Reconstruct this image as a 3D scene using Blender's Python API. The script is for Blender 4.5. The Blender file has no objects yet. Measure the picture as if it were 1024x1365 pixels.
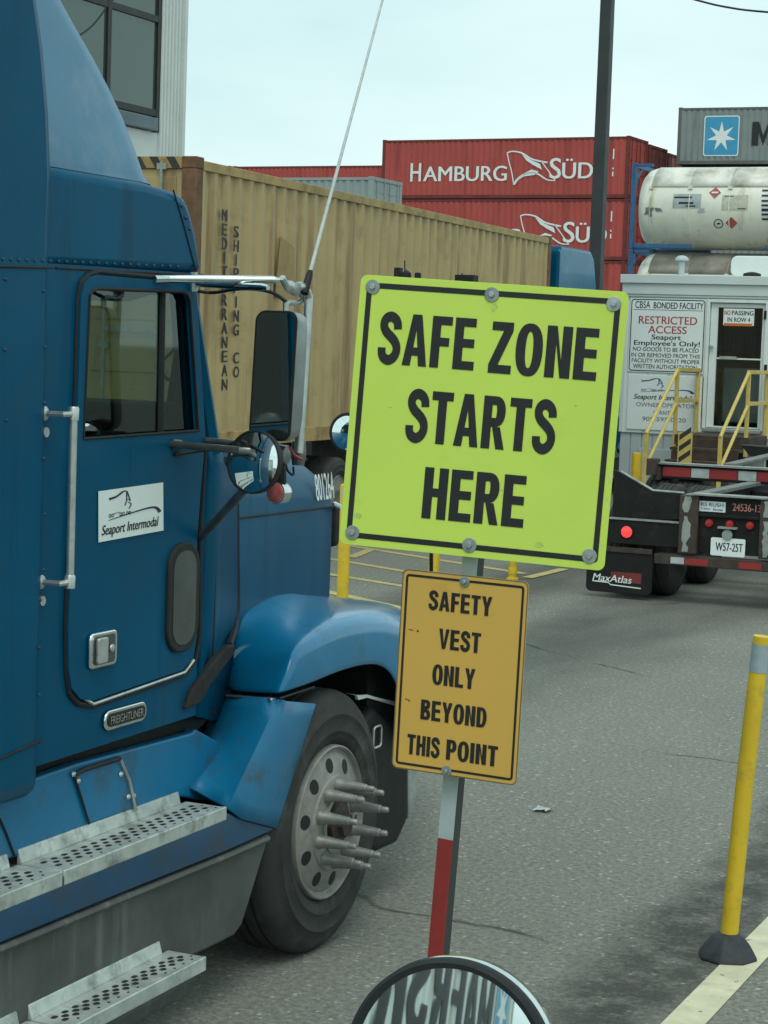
import bpy, bmesh, math, random
from mathutils import Vector as V, Matrix as M
random.seed(7)
S = bpy.context.scene
COL = S.collection
R_ = math.radians

# ------------------------------------------------------------------ camera
W0, H0, FPX, HZ, EYE = 1024, 1365, 2700.0, 467.0, 2.27
YAW, ROLL = R_(24.27), R_(2.0)
PITCH = math.atan((H0 / 2 - HZ) / FPX)
CF = M.Rotation(YAW, 3, 'Z') @ V((0, math.cos(PITCH), -math.sin(PITCH)))
CR0 = M.Rotation(YAW, 3, 'Z') @ V((1, 0, 0))
CU0 = CR0.cross(CF)
CR = CR0 * math.cos(ROLL) + CU0 * math.sin(ROLL)
CU = -CR0 * math.sin(ROLL) + CU0 * math.cos(ROLL)
EYEP = V((0, 0, EYE))
cam = bpy.data.objects.new('camera', bpy.data.cameras.new('camera'))
COL.objects.link(cam)
m = M.Identity(4)
for i in range(3):
    m[i][0], m[i][1], m[i][2], m[i][3] = CR[i], CU[i], -CF[i], EYEP[i]
cam.matrix_world = m
cam.data.sensor_fit = 'HORIZONTAL'
cam.data.sensor_width = 36
cam.data.lens = 36 * FPX / W0
cam.data.clip_start = 0.05
cam.data.clip_end = 3000
S.camera = cam


def P(px, py, x=None, y=None, z=None):
    """Point of a real plane (x, y or z fixed, metres) that the survey photograph sees at px, py."""
    d = CF + CR * ((px - W0 / 2) / FPX) - CU * ((py - H0 / 2) / FPX)
    t = (x - EYEP.x) / d.x if x is not None else (y - EYEP.y) / d.y if y is not None else (z - EYEP.z) / d.z
    return EYEP + d * t


# ------------------------------------------------------------------ sky, sun, exposure
world = bpy.data.worlds.new('World')
S.world = world
world.use_nodes = True
nt = world.node_tree
bg = nt.nodes['Background']
sky = nt.nodes.new('ShaderNodeTexSky')
sky.sky_type = 'NISHITA'
sky.sun_disc = False
SUN_EL, SUN_AZ = R_(58), R_(150)
sky.sun_elevation = SUN_EL
sky.sun_rotation = SUN_AZ
sky.dust_density = 3.0
tc = nt.nodes.new('ShaderNodeTexCoord')
mp = nt.nodes.new('ShaderNodeMapping')
mp.inputs['Scale'].default_value = (1.0, 1.0, 3.2)
nz = nt.nodes.new('ShaderNodeTexNoise')
nz.inputs['Scale'].default_value = 2.6
nz.inputs['Detail'].default_value = 6
nz.inputs['Roughness'].default_value = .5
cr = nt.nodes.new('ShaderNodeValToRGB')
cr.color_ramp.elements[0].position = .36
cr.color_ramp.elements[0].color = (5.7, 7.9, 7.95, 1)
cr.color_ramp.elements[1].position = .66
cr.color_ramp.elements[1].color = (7.8, 9.5, 9.35, 1)
mx = nt.nodes.new('ShaderNodeMixRGB')
mx.inputs[0].default_value = .93
nt.links.new(tc.outputs['Generated'], mp.inputs[0])
nt.links.new(mp.outputs[0], nz.inputs[0])
nt.links.new(nz.outputs[0], cr.inputs[0])
nt.links.new(sky.outputs[0], mx.inputs[1])
nt.links.new(cr.outputs[0], mx.inputs[2])
nt.links.new(mx.outputs[0], bg.inputs[0])
bg.inputs[1].default_value = .1

sl = bpy.data.lights.new('sun', 'SUN')
sl.energy = .9
sl.angle = R_(25)
sl.color = (1, .97, .88)
so = bpy.data.objects.new('sun', sl)
COL.objects.link(so)
# sun stands behind the camera's right shoulder, high
sdir = V((math.sin(SUN_AZ) * math.cos(SUN_EL), math.cos(SUN_AZ) * math.cos(SUN_EL), math.sin(SUN_EL)))
so.rotation_euler = sdir.to_track_quat('Z', 'Y').to_euler()
S.view_settings.view_transform = 'Standard'
S.view_settings.look = 'None'
S.view_settings.exposure = 0.22
S.view_settings.gamma = 1


# ------------------------------------------------------------------ materials
def pbr(name, col, rough=.6, metal=0.0, coat=0.0, var=.25, vscale=3.0, bump=0.0, bscale=60.0, streak=None,
        dirt=None, spec=.5, chips=None):
    """Principled material; base colour broken up by noise, optional vertical streaks (rust), dirt patches and chips."""
    mt = bpy.data.materials.new(name)
    mt.use_nodes = True
    n = mt.node_tree
    b = n.nodes['Principled BSDF']
    b.inputs['Roughness'].default_value = rough
    b.inputs['Metallic'].default_value = metal
    b.inputs['Specular IOR Level'].default_value = spec
    b.inputs['Coat Weight'].default_value = coat
    b.inputs['Coat Roughness'].default_value = .12
    tc = n.nodes.new('ShaderNodeTexCoord')
    cur = None

    def noise(scale, detail=5, stretch=(1, 1, 1), rough_=.6):
        mp = n.nodes.new('ShaderNodeMapping')
        mp.inputs['Scale'].default_value = stretch
        nz = n.nodes.new('ShaderNodeTexNoise')
        nz.inputs['Scale'].default_value = scale
        nz.inputs['Detail'].default_value = detail
        nz.inputs['Roughness'].default_value = rough_
        n.links.new(tc.outputs['Object'], mp.inputs[0])
        n.links.new(mp.outputs[0], nz.inputs[0])
        return nz.outputs[0]

    def ramp(src, p0, p1, c0=(0, 0, 0, 1), c1=(1, 1, 1, 1)):
        r = n.nodes.new('ShaderNodeValToRGB')
        r.color_ramp.elements[0].position = p0
        r.color_ramp.elements[1].position = p1
        r.color_ramp.elements[0].color = c0
        r.color_ramp.elements[1].color = c1
        n.links.new(src, r.inputs[0])
        return r.outputs[0]

    def over(base, fac, col_):
        x = n.nodes.new('ShaderNodeMixRGB')
        n.links.new(fac, x.inputs[0])
        n.links.new(base, x.inputs[1])
        x.inputs[2].default_value = (*col_, 1)
        return x.outputs[0]
    lo = tuple(c * (1 - var) for c in col)
    hi = tuple(min(1, c * (1 + var)) for c in col)
    cur = ramp(noise(vscale, 8), .32, .68, (*lo, 1), (*hi, 1))
    if streak:
        col_, amt, sc = streak
        cur = over(cur, ramp(noise(sc, 6, (1, 1, .07)), .62 - amt, .74 - amt * .5), col_)
    if dirt:
        col_, amt, sc = dirt
        cur = over(cur, ramp(noise(sc, 9, rough_=.7), .62 - amt, .85 - amt), col_)
    if chips:
        col_, amt, sc = chips
        cur = over(cur, ramp(noise(sc, 3), .75 - amt, .77 - amt), col_)
    n.links.new(cur, b.inputs['Base Color'])
    rr = n.nodes.new('ShaderNodeMapRange')
    rr.inputs['To Min'].default_value = max(.02, rough * .8)
    rr.inputs['To Max'].default_value = min(1, rough * 1.25)
    n.links.new(noise(vscale * 2.3, 6), rr.inputs['Value'])
    n.links.new(rr.outputs[0], b.inputs['Roughness'])
    if bump:
        bp = n.nodes.new('ShaderNodeBump')
        bp.inputs['Strength'].default_value = bump
        bp.inputs['Distance'].default_value = .01
        n.links.new(noise(bscale, 4), bp.inputs['Height'])
        n.links.new(bp.outputs[0], b.inputs['Normal'])
    return mt


def glow(name, col, strength):
    mt = pbr(name, col, .3, var=.1)
    b = mt.node_tree.nodes['Principled BSDF']
    b.inputs['Emission Color'].default_value = (*col, 1)
    b.inputs['Emission Strength'].default_value = strength
    return mt


def glass(name, tint, refl=.08, graze=.35):
    mt = bpy.data.materials.new(name)
    mt.use_nodes = True
    n = mt.node_tree
    n.nodes.remove(n.nodes['Principled BSDF'])
    out = n.nodes['Material Output']
    t = n.nodes.new('ShaderNodeBsdfTransparent')
    t.inputs[0].default_value = (*tint, 1)
    g = n.nodes.new('ShaderNodeBsdfGlossy')
    g.inputs['Roughness'].default_value = .03
    g.inputs[0].default_value = (.8, .9, .9, 1)
    lw = n.nodes.new('ShaderNodeLayerWeight')
    lw.inputs[0].default_value = .25
    mul = n.nodes.new('ShaderNodeMath')
    mul.operation = 'MULTIPLY_ADD'
    mul.inputs[1].default_value = graze
    mul.inputs[2].default_value = refl * .3
    n.links.new(lw.outputs['Fresnel'], mul.inputs[0])
    mixs = n.nodes.new('ShaderNodeMixShader')
    n.links.new(mul.outputs[0], mixs.inputs[0])
    n.links.new(t.outputs[0], mixs.inputs[1])
    n.links.new(g.outputs[0], mixs.inputs[2])
    n.links.new(mixs.outputs[0], out.inputs[0])
    return mt


RUST = (.10, .035, .014)
MAT = dict(
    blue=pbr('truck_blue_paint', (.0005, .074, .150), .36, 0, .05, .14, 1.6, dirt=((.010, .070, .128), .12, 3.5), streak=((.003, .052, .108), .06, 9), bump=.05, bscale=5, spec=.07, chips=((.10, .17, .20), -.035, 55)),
    rivet=pbr('painted_rivet', (.012, .05, .085), .4, .3, var=.2),
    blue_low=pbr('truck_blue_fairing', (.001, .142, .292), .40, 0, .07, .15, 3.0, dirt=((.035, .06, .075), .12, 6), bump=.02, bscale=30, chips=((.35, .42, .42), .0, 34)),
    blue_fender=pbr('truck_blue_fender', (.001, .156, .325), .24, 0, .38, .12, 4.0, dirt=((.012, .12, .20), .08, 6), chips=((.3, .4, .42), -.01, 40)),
    blue_skylit=pbr('truck_blue_skylit', (.035, .155, .265), .45, 0, .2, .1, 3.0, dirt=((.12, .22, .30), .08, 4)),  # truck blue made paler: sky light is put into the base colour
    black=pbr('black_plastic', (.009, .010, .010), .55, spec=.3, var=.3, vscale=9),
    seal=pbr('rubber_seal', (.008, .010, .012), .7, var=.3, vscale=20),
    rubber=pbr('tyre_rubber', (.034, .035, .033), .8, spec=.3, var=.25, vscale=8, bump=.15, bscale=90, dirt=((.085, .085, .078), .08, 7)),
    chrome=pbr('chrome', (.72, .76, .76), .14, 1.0, var=.1, vscale=10, dirt=((.25, .26, .25), .05, 20)),
    alum=pbr('aluminium', (.55, .58, .56), .38, .85, var=.18, vscale=14, dirt=((.22, .23, .21), .08, 18)),
    rim=pbr('dusty_wheel_alloy', (.25, .245, .222), .6, .25, var=.2, vscale=12, dirt=((.17, .16, .14), .12, 14)),
    nut=pbr('plated_lug_nut', (.29, .29, .27), .45, .5, var=.2, vscale=25, dirt=((.2, .19, .17), .1, 30)),
    tread=pbr('step_tread_metal', (.50, .54, .51), .48, .45, var=.2, vscale=9, dirt=((.17, .18, .16), .12, 12), bump=.08, bscale=90),
    valance=pbr('grimy_grey_valance', (.068, .076, .071), .65, var=.3, vscale=3, streak=((.115, .125, .115), .06, 14), dirt=((.05, .05, .048), .12, 4)),
    white=pbr('white_vinyl', (.74, .79, .77), .45, var=.04, vscale=5),
    navy=pbr('navy_ink', (.01, .012, .06), .5, var=.1),
    ink=pbr('black_ink', (.010, .011, .011), .55, var=.25, vscale=25),
    redink=pbr('red_ink', (.33, .03, .03), .5, var=.15),
    lime=pbr('lime_sign_sheeting', (.58, .75, .115), .40, var=.045, vscale=2.0, dirt=((.46, .66, .09), .02, 6), spec=.3),
    orange=pbr('orange_sign_sheeting', (.67, .40, .085), .42, var=.04, vscale=3, dirt=((.50, .29, .06), .05, 7), spec=.35),
    signedge=pbr('sign_edge_metal', (.16, .13, .07), .6, var=.3, vscale=20),
    galv=pbr('galvanised_steel', (.40, .43, .42), .45, .7, var=.2, vscale=30, dirt=((.25, .26, .24), .08, 25)),
    washer=pbr('dull_zinc_washer', (.30, .33, .32), .5, .6, var=.25, vscale=40),
    post_grey=pbr('sign_post_grey', (.36, .42, .42), .6, var=.15, vscale=10, chips=((.18, .2, .2), .0, 40)),
    post_red=pbr('sign_post_red', (.27, .025, .022), .5, var=.15, vscale=10, dirt=((.12, .02, .02), .06, 12)),
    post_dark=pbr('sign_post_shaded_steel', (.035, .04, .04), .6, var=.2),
    yellow=pbr('yellow_plastic', (.70, .47, .022), .5, var=.1, vscale=8, dirt=((.38, .26, .05), .09, 12)),
    ylwpaint=pbr('yellow_rail_paint', (.58, .44, .12), .5, var=.15, vscale=8, chips=((.2, .14, .05), .02, 15)),
    reflect=pbr('grey_reflective_band', (.33, .40, .42), .35, var=.1, vscale=30),
    baserub=pbr('delineator_base_rubber', (.030, .036, .042), .7, var=.3, vscale=20),
    tan=pbr('tan_container_paint', (.41, .305, .14), .55, var=.08, vscale=1.6, streak=((.22, .14, .06), .10, 4.5), dirt=((.27, .185, .085), .10, 2.2), chips=((.16, .08, .03), -.035, 7)),
    tanrail=pbr('tan_container_rail', (.36, .25, .09), .6, var=.15, vscale=3, dirt=((.12, .065, .03), .14, 3.5)),
    rustpost=pbr('rusty_corner_post', (.15, .075, .035), .75, var=.35, vscale=5, dirt=((.05, .03, .02), .1, 8)),
    red=pbr('red_container_paint', (.40, .058, .046), .55, var=.10, vscale=.7, streak=((.26, .035, .028), .06, 2), dirt=((.22, .03, .025), .04, 1.4)),
    redrail=pbr('dark_red_rail', (.14, .022, .018), .65, var=.25, vscale=2),
    brown=pbr('brown_container_paint', (.13, .035, .025), .65, var=.3, vscale=1.5, streak=((.3, .28, .25), -.02, 3)),
    grey=pbr('grey_container_paint', (.28, .33, .33), .55, var=.1, vscale=1, streak=((.18, .19, .18), .05, 3)),
    greydark=pbr('grey_container_maritime', (.21, .245, .235), .55, var=.08, vscale=1, streak=((.16, .17, .155), .04, 2)),
    greyrail=pbr('grey_container_rail', (.11, .12, .115), .65, var=.2, vscale=2, dirt=((.1, .05, .03), .1, 3)),
    pale=pbr('pale_container_paint', (.78, .83, .80), .5, var=.06, vscale=1, streak=((.42, .40, .33), .05, 3)),
    starblue=pbr('star_panel_blue', (.04, .30, .50), .5, var=.08, vscale=4),
    tank=pbr('cream_tank_cladding', (.78, .77, .66), .45, .1, var=.08, vscale=1.2, streak=((.50, .46, .30), .04, 2.5), dirt=((.56, .56, .48), .05, 2)),
    tanktop=pbr('stained_tank_top', (.74, .73, .65), .5, .1, var=.1, vscale=.8, dirt=((.33, .28, .20), .16, 1.0)),
    tankdirty=pbr('grimy_tank_cladding', (.26, .24, .20), .6, var=.25, vscale=1.2, dirt=((.13, .115, .09), .12, 1.6)),
    tankblue=pbr('tank_frame_blue', (.025, .11, .25), .5, var=.2, vscale=3, dirt=((.06, .05, .05), .06, 4)),
    office=pbr('office_wall_paint', (.70, .755, .735), .55, var=.04, vscale=1.2, streak=((.50, .53, .51), .04, 4)),
    officetrim=pbr('office_trim_paint', (.58, .635, .62), .5, var=.05, vscale=2),
    skirt=pbr('office_skirting', (.43, .50, .50), .6, var=.06, vscale=2),
    wood=pbr('weathered_step_wood', (.062, .044, .031), .8, var=.4, vscale=6, dirt=((.05, .035, .025), .1, 5), chips=((.30, .14, .05), .04, 9)),
    darkint=pbr('dark_interior', (.012, .014, .014), .8, var=.3, spec=.2),
    chassis=pbr('trailer_black_steel', (.011, .012, .012), .6, spec=.25, var=.35, vscale=5, dirt=((.06, .04, .028), .06, 6)),
    worn=pbr('worn_grey_steel', (.30, .32, .30), .6, .2, var=.25, vscale=9, chips=((.06, .045, .03), .06, 16)),
    tapered=pbr('red_reflective_tape', (.30, .022, .022), .45, var=.2, vscale=9, dirt=((.12, .03, .025), .1, 9)),
    tapewhite=pbr('white_reflective_tape', (.42, .46, .45), .45, var=.15, vscale=9),
    rustframe=pbr('rusty_bumper_steel', (.050, .034, .027), .75, var=.4, vscale=9),
    redlamp=pbr('unlit_red_lens', (.38, .022, .022), .3, var=.2, vscale=30),
    taillit=glow('lit_tail_lamp', (1.0, .03, .03), 1.6),
    pinklens=pbr('faded_red_lens', (.50, .13, .12), .3, var=.3, vscale=40),
    pole=pbr('dark_lamp_pole_paint', (.028, .032, .034), .55, var=.2, vscale=3),
    bldwhite=pbr('white_metal_siding', (.60, .64, .62), .5, var=.05, vscale=1),
    bldglass=pbr('dark_reflective_glazing', (.125, .15, .138), .08, .6, var=.1, vscale=.15),
    mullion=pbr('black_mullion', (.015, .017, .017), .5, var=.2),
    wire=pbr('black_cable', (.015, .015, .015), .6, var=.1),
    whip=pbr('fibreglass_antenna', (.50, .54, .52), .5, var=.15, vscale=40),
    linewhite=pbr('cream_road_paint', (.62, .58, .40), .7, var=.15, vscale=6, chips=((.12, .12, .11), .075, 22), dirt=((.40, .38, .28), .1, 5)),
    lineyel=pbr('faded_yellow_road_paint', (.46, .38, .15), .75, var=.2, vscale=4, chips=((.13, .13, .12), .10, 14)),
    glasscab=glass('tinted_cab_glass', (.40, .49, .43), .06, .10),
    glassdoor=glass('office_door_glass', (.62, .68, .68), .25, .5),
    mirror=pbr('mirror_glass', (.80, .86, .85), .015, 1.0, var=.01, spec=.5),
    darkmirror=pbr('flat_mirror_glass', (.70, .78, .76), .02, 1.0, var=.02),
    concrete=pbr('pad_concrete', (.2, .2, .19), .8, var=.2),
    placard=pbr('red_hazard_placard', (.42, .08, .07), .5, var=.15, vscale=8),
    patch=pbr('worn_grey_label', (.36, .40, .40), .6, var=.25, vscale=5),
    bracebar=pbr('weathered_brace_steel', (.17, .18, .17), .65, .2, var=.25, vscale=9),
    hole=pbr('dark_perforation', (.012, .013, .012), .8, var=.2),
    curtain=pbr('blue_office_poster', (.04, .05, .2), .7, var=.2),
    hazard=pbr('hazard_stripe_black', (.03, .03, .025), .6, var=.3),
    orangelamp=pbr('orange_marker', (.5, .2, .02), .4, var=.2),
)


def asphalt():
    mt = bpy.data.materials.new('worn_asphalt')
    mt.use_nodes = True
    n = mt.node_tree
    b = n.nodes['Principled BSDF']
    L = n.links.new
    tc = n.nodes.new('ShaderNodeTexCoord')

    def noise(sc, det=4, stretch=None, rough=.6):
        src = tc.outputs['Object']
        if stretch:
            mp = n.nodes.new('ShaderNodeMapping')
            mp.inputs['Scale'].default_value = stretch
            L(src, mp.inputs[0])
            src = mp.outputs[0]
        z = n.nodes.new('ShaderNodeTexNoise')
        z.inputs['Scale'].default_value = sc
        z.inputs['Detail'].default_value = det
        z.inputs['Roughness'].default_value = rough
        L(src, z.inputs[0])
        return z.outputs[0]

    def ramp(src, a, c, ca=(0, 0, 0, 1), cc=(1, 1, 1, 1)):
        r = n.nodes.new('ShaderNodeValToRGB')
        r.color_ramp.elements[0].position = a
        r.color_ramp.elements[1].position = c
        r.color_ramp.elements[0].color = ca
        r.color_ramp.elements[1].color = cc
        L(src, r.inputs[0])
        return r.outputs[0]

    def mix(f, a, c, mode='MIX'):
        x = n.nodes.new('ShaderNodeMixRGB')
        x.blend_type = mode
        for i, s in enumerate((f, a, c)):
            if isinstance(s, (int, float)):
                x.inputs[i].default_value = s
            elif isinstance(s, tuple):
                x.inputs[i].default_value = s
            else:
                L(s, x.inputs[i])
        return x.outputs[0]

    def math_(op, a, c):
        x = n.nodes.new('ShaderNodeMath')
        x.operation = op
        x.use_clamp = True
        for i, s in enumerate((a, c)):
            if isinstance(s, (int, float)):
                x.inputs[i].default_value = s
            else:
                L(s, x.inputs[i])
        return x.outputs[0]
    base = ramp(noise(.55, 6), .3, .7, (.150, .154, .134, 1), (.222, .226, .198, 1))
    base = mix(.62, base, ramp(noise(38, 6, rough=.8), .36, .66, (.070, .072, .063, 1), (.36, .362, .315, 1)))
    v = n.nodes.new('ShaderNodeTexVoronoi')
    v.inputs['Scale'].default_value = 26
    L(tc.outputs['Object'], v.inputs[0])
    speck = math_('MULTIPLY', ramp(v.outputs['Distance'], .16, .30, (1, 1, 1, 1), (0, 0, 0, 1)), ramp(noise(17, 2), .53, .58))
    base = mix(speck, base, (.42, .42, .37, 1))
    v2 = n.nodes.new('ShaderNodeTexVoronoi')
    v2.inputs['Scale'].default_value = 48
    L(tc.outputs['Object'], v2.inputs[0])
    speck2 = math_('MULTIPLY', ramp(v2.outputs['Distance'], .18, .32, (1, 1, 1, 1), (0, 0, 0, 1)), ramp(noise(31, 2), .58, .63))
    base = mix(speck2, base, (.40, .40, .35, 1))
    # tyre-worn darker bands along the lane, a black oil band beside the white line
    sx = n.nodes.new('ShaderNodeSeparateXYZ')
    L(tc.outputs['Object'], sx.inputs[0])
    wob = n.nodes.new('ShaderNodeMath')
    wob.operation = 'MULTIPLY_ADD'
    L(noise(1.1, 6, (1, .45, 1)), wob.inputs[0])
    wob.inputs[1].default_value = 1.1
    L(sx.outputs[0], wob.inputs[2])

    def band(src, c, w):
        d = n.nodes.new('ShaderNodeMath')
        d.operation = 'SUBTRACT'
        L(src, d.inputs[0])
        d.inputs[1].default_value = c
        a = n.nodes.new('ShaderNodeMath')
        a.operation = 'ABSOLUTE'
        L(d.outputs[0], a.inputs[0])
        mr = n.nodes.new('ShaderNodeMapRange')
        mr.inputs['From Min'].default_value = w
        mr.inputs['From Max'].default_value = w * .35
        L(a.outputs[0], mr.inputs['Value'])
        return mr.outputs[0]
    oil = math_('MULTIPLY', band(wob.outputs[0], -1.52, .36), ramp(noise(5, 8, rough=.75), .28, .54))
    base = mix(math_('MULTIPLY', oil, .74), base, (.030, .030, .028, 1))
    for c, w, a in ((-4.5, 1.0, .72), (-6.5, .8, .6)):
        tr = math_('MULTIPLY', band(wob.outputs[0], c, w), ramp(noise(.35, 4, (1, .3, 1)), .35, .6))
        yf = n.nodes.new('ShaderNodeMapRange')
        yf.inputs['From Min'].default_value = 8
        yf.inputs['From Max'].default_value = 13
        L(sx.outputs[1], yf.inputs['Value'])
        base = mix(math_('MULTIPLY', math_('MULTIPLY', tr, yf.outputs[0]), a), base, (.045, .047, .046, 1))
    # cracks
    wv = n.nodes.new('ShaderNodeTexVoronoi')
    wv.feature = 'DISTANCE_TO_EDGE'
    wv.inputs['Scale'].default_value = .42
    dist = n.nodes.new('ShaderNodeMixRGB')
    dist.inputs[0].default_value = .22
    nv = n.nodes.new('ShaderNodeTexNoise')
    nv.inputs['Scale'].default_value = 2.2
    nv.inputs['Detail'].default_value = 8
    L(tc.outputs['Object'], nv.inputs[0])
    L(tc.outputs['Object'], dist.inputs[1])
    L(nv.outputs['Color'], dist.inputs[2])
    L(dist.outputs[0], wv.inputs[0])
    crk = math_('MULTIPLY', ramp(wv.outputs['Distance'], .002, .006, (1, 1, 1, 1), (0, 0, 0, 1)), ramp(noise(.8, 3), .5, .56))
    base = mix(math_('MULTIPLY', crk, .8), base, (.022, .022, .02, 1))
    # pale scuffs
    sc = math_('MULTIPLY', ramp(noise(7, 3, (1, 1, 1)), .715, .74), ramp(noise(.9, 2), .5, .6))
    base = mix(math_('MULTIPLY', sc, .7), base, (.40, .41, .39, 1))
    L(base, b.inputs['Base Color'])
    b.inputs['Roughness'].default_value = .85
    b.inputs['Specular IOR Level'].default_value = .15
    bp = n.nodes.new('ShaderNodeBump')
    bp.inputs['Strength'].default_value = .6
    bp.inputs['Distance'].default_value = .006
    L(noise(70, 5, rough=.7), bp.inputs['Height'])
    L(bp.outputs[0], b.inputs['Normal'])
    return mt


# ------------------------------------------------------------------ mesh helpers
class MB:
    def __init__(self):
        self.bm = bmesh.new()

    def box(self, c, s, rot=None, taper=None):
        r = bmesh.ops.create_cube(self.bm, size=1)
        mt = M.Translation(V(c)) @ (rot.to_4x4() if rot else M.Identity(4)) @ M.Diagonal((*s, 1))
        bmesh.ops.transform(self.bm, matrix=mt, verts=r['verts'])
        return self

    def bb(self, a, b):
        a, b = V(a), V(b)
        return self.box((a + b) / 2, [abs(x) for x in (b - a)])

    def tube(self, pts, r, seg=10, caps=True):
        pts = [V(p) for p in pts]
        rs = r if isinstance(r, (list, tuple)) else [r] * len(pts)
        rings = []
        up = V((0, 0, 1))
        t0 = (pts[1] - pts[0]).normalized()
        a = t0.cross(up)
        if a.length < 1e-3:
            a = t0.cross(V((1, 0, 0)))
        a.normalize()
        for i, p in enumerate(pts):
            t = (pts[min(i + 1, len(pts) - 1)] - pts[max(i - 1, 0)]).normalized()
            a = (a - t * a.dot(t)).normalized()
            b = t.cross(a)
            rings.append([p + (a * math.cos(2 * math.pi * k / seg) + b * math.sin(2 * math.pi * k / seg)) * rs[i] for k in range(seg)])
        return self.loft(rings, True, caps)

    def loft(self, rings, closed=True, caps=True):
        vs = [[self.bm.verts.new(p) for p in r] for r in rings]
        n = len(vs[0])
        for i in range(len(vs) - 1):
            for k in range(n if closed else n - 1):
                self.bm.faces.new((vs[i][k], vs[i][(k + 1) % n], vs[i + 1][(k + 1) % n], vs[i + 1][k]))
        if caps and closed:
            self.bm.faces.new(vs[0][::-1])
            self.bm.faces.new(vs[-1])
        return self

    def poly(self, pts):
        self.bm.faces.new([self.bm.verts.new(p) for p in pts])
        return self

    def prism(self, pts, vec):
        vec = V(vec)
        a = [self.bm.verts.new(p) for p in pts]
        b = [self.bm.verts.new(V(p) + vec) for p in pts]
        n = len(a)
        self.bm.faces.new(a)
        self.bm.faces.new(b[::-1])
        for k in range(n):
            self.bm.faces.new((a[k], b[k], b[(k + 1) % n], a[(k + 1) % n]))
        return self

    def plate(self, outer, holes, vec):
        """flat sheet with holes, given thickness vec"""
        tmp = bmesh.new()
        for loop in [outer] + holes:
            vs = [tmp.verts.new(p) for p in loop]
            for k in range(len(vs)):
                tmp.edges.new((vs[k], vs[(k + 1) % len(vs)]))
        bmesh.ops.triangle_fill(tmp, use_beauty=True, edges=tmp.edges[:])
        r = bmesh.ops.extrude_face_region(tmp, geom=tmp.faces[:])
        bmesh.ops.translate(tmp, vec=V(vec), verts=[e for e in r['geom'] if isinstance(e, bmesh.types.BMVert)])
        me = bpy.data.meshes.new('tmp')
        tmp.to_mesh(me)
        tmp.free()
        self.bm.from_mesh(me)
        bpy.data.meshes.remove(me)
        return self

    def lathe(self, prof, c, axis, seg=32):
        """prof: list of (radius, offset along axis)"""
        axis = V(axis).normalized()
        a = axis.cross(V((0, 0, 1)))
        if a.length < 1e-3:
            a = V((1, 0, 0))
        a.normalize()
        b = axis.cross(a)
        c = V(c)
        rings = [[c + axis * o + (a * math.cos(2 * math.pi * k / seg) + b * math.sin(2 * math.pi * k / seg)) * max(r, 1e-4) for k in range(seg)] for r, o in prof]
        return self.loft(rings, True, True)

    def build(self, name, mat, parent=None, smooth=True, bevel=0, subsurf=0, solid=0, label=None, angle=35, normals=True):
        while parent is not None and parent.parent is not None and parent.parent.parent is not None:
            parent = parent.parent          # thing > part > sub-part, no deeper
        if normals:
            bmesh.ops.recalc_face_normals(self.bm, faces=self.bm.faces[:])
        me = bpy.data.meshes.new(name)
        if parent is not None:
            q = parent
            off = V((0, 0, 0))
            while q is not None:
                off += q.location
                q = q.parent
            bmesh.ops.translate(self.bm, vec=-off, verts=self.bm.verts[:])
        self.bm.to_mesh(me)
        self.bm.free()
        me.materials.append(MAT[mat] if isinstance(mat, str) else mat)
        o = bpy.data.objects.new(name, me)
        COL.objects.link(o)
        if parent is not None:
            o.parent = parent
        if solid:
            md = o.modifiers.new('solid', 'SOLIDIFY')
            md.thickness = solid
            md.offset = 0
        if bevel:
            md = o.modifiers.new('bevel', 'BEVEL')
            md.width = bevel
            md.segments = 3
            md.limit_method = 'ANGLE'
            md.angle_limit = R_(30)
        if subsurf:
            md = o.modifiers.new('sub', 'SUBSURF')
            md.levels = subsurf
            md.render_levels = subsurf
        if smooth:
            for p in me.polygons:
                p.use_smooth = True
            if not subsurf:
                me.set_sharp_from_angle(angle=R_(angle))
        if label:
            o['label'] = label
        return o


def thing(name, label, cat, loc, group=None):
    o = bpy.data.objects.new(name, None)
    COL.objects.link(o)
    o.location = loc
    o.empty_display_size = .2
    o['label'] = label
    o['category'] = cat
    if group:
        o['group'] = group
    return o


def tag(o, label=None, cat=None, group=None, kind=None):
    for k, v in (('label', label), ('category', cat), ('group', group), ('kind', kind)):
        if v:
            o[k] = v
    return o


def dup(o, parent=None, skip=()):
    c = o.copy()
    COL.objects.link(c)
    c.parent = parent
    for ch in list(o.children):
        if ch.name.split('.')[0] not in skip:
            dup(ch, c, skip)
    return c


def rrect(c, u, v, w, h, r, n=5):
    """rounded rectangle outline centred c in the plane of unit vectors u, v"""
    c, u, v = V(c), V(u), V(v)
    out = []
    for qx, qy, a0 in ((1, 1, 0), (-1, 1, 90), (-1, -1, 180), (1, -1, 270)):
        for k in range(n + 1):
            a = R_(a0 + 90 * k / n)
            out.append(c + u * (qx * (w / 2 - r) + r * math.cos(a)) + v * (qy * (h / 2 - r) + r * math.sin(a)))
    return out


def smoothpts(pts, n=6, closed=False):
    pts = [V(p) for p in pts]
    out = []
    N = len(pts)
    rng = N if closed else N - 1
    for i in range(rng):
        p0 = pts[(i - 1) % N] if closed or i > 0 else pts[0]
        p1 = pts[i]
        p2 = pts[(i + 1) % N]
        p3 = pts[(i + 2) % N] if closed or i + 2 < N else pts[-1]
        for k in range(n):
            t = k / n
            out.append(.5 * ((2 * p1) + (p2 - p0) * t + (2 * p0 - 5 * p1 + 4 * p2 - p3) * t * t + (3 * p1 - p0 - 3 * p2 + p3) * t ** 3))
    if not closed:
        out.append(pts[-1])
    return out


# ------------------------------------------------------------------ lettering
FONT = {}


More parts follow.
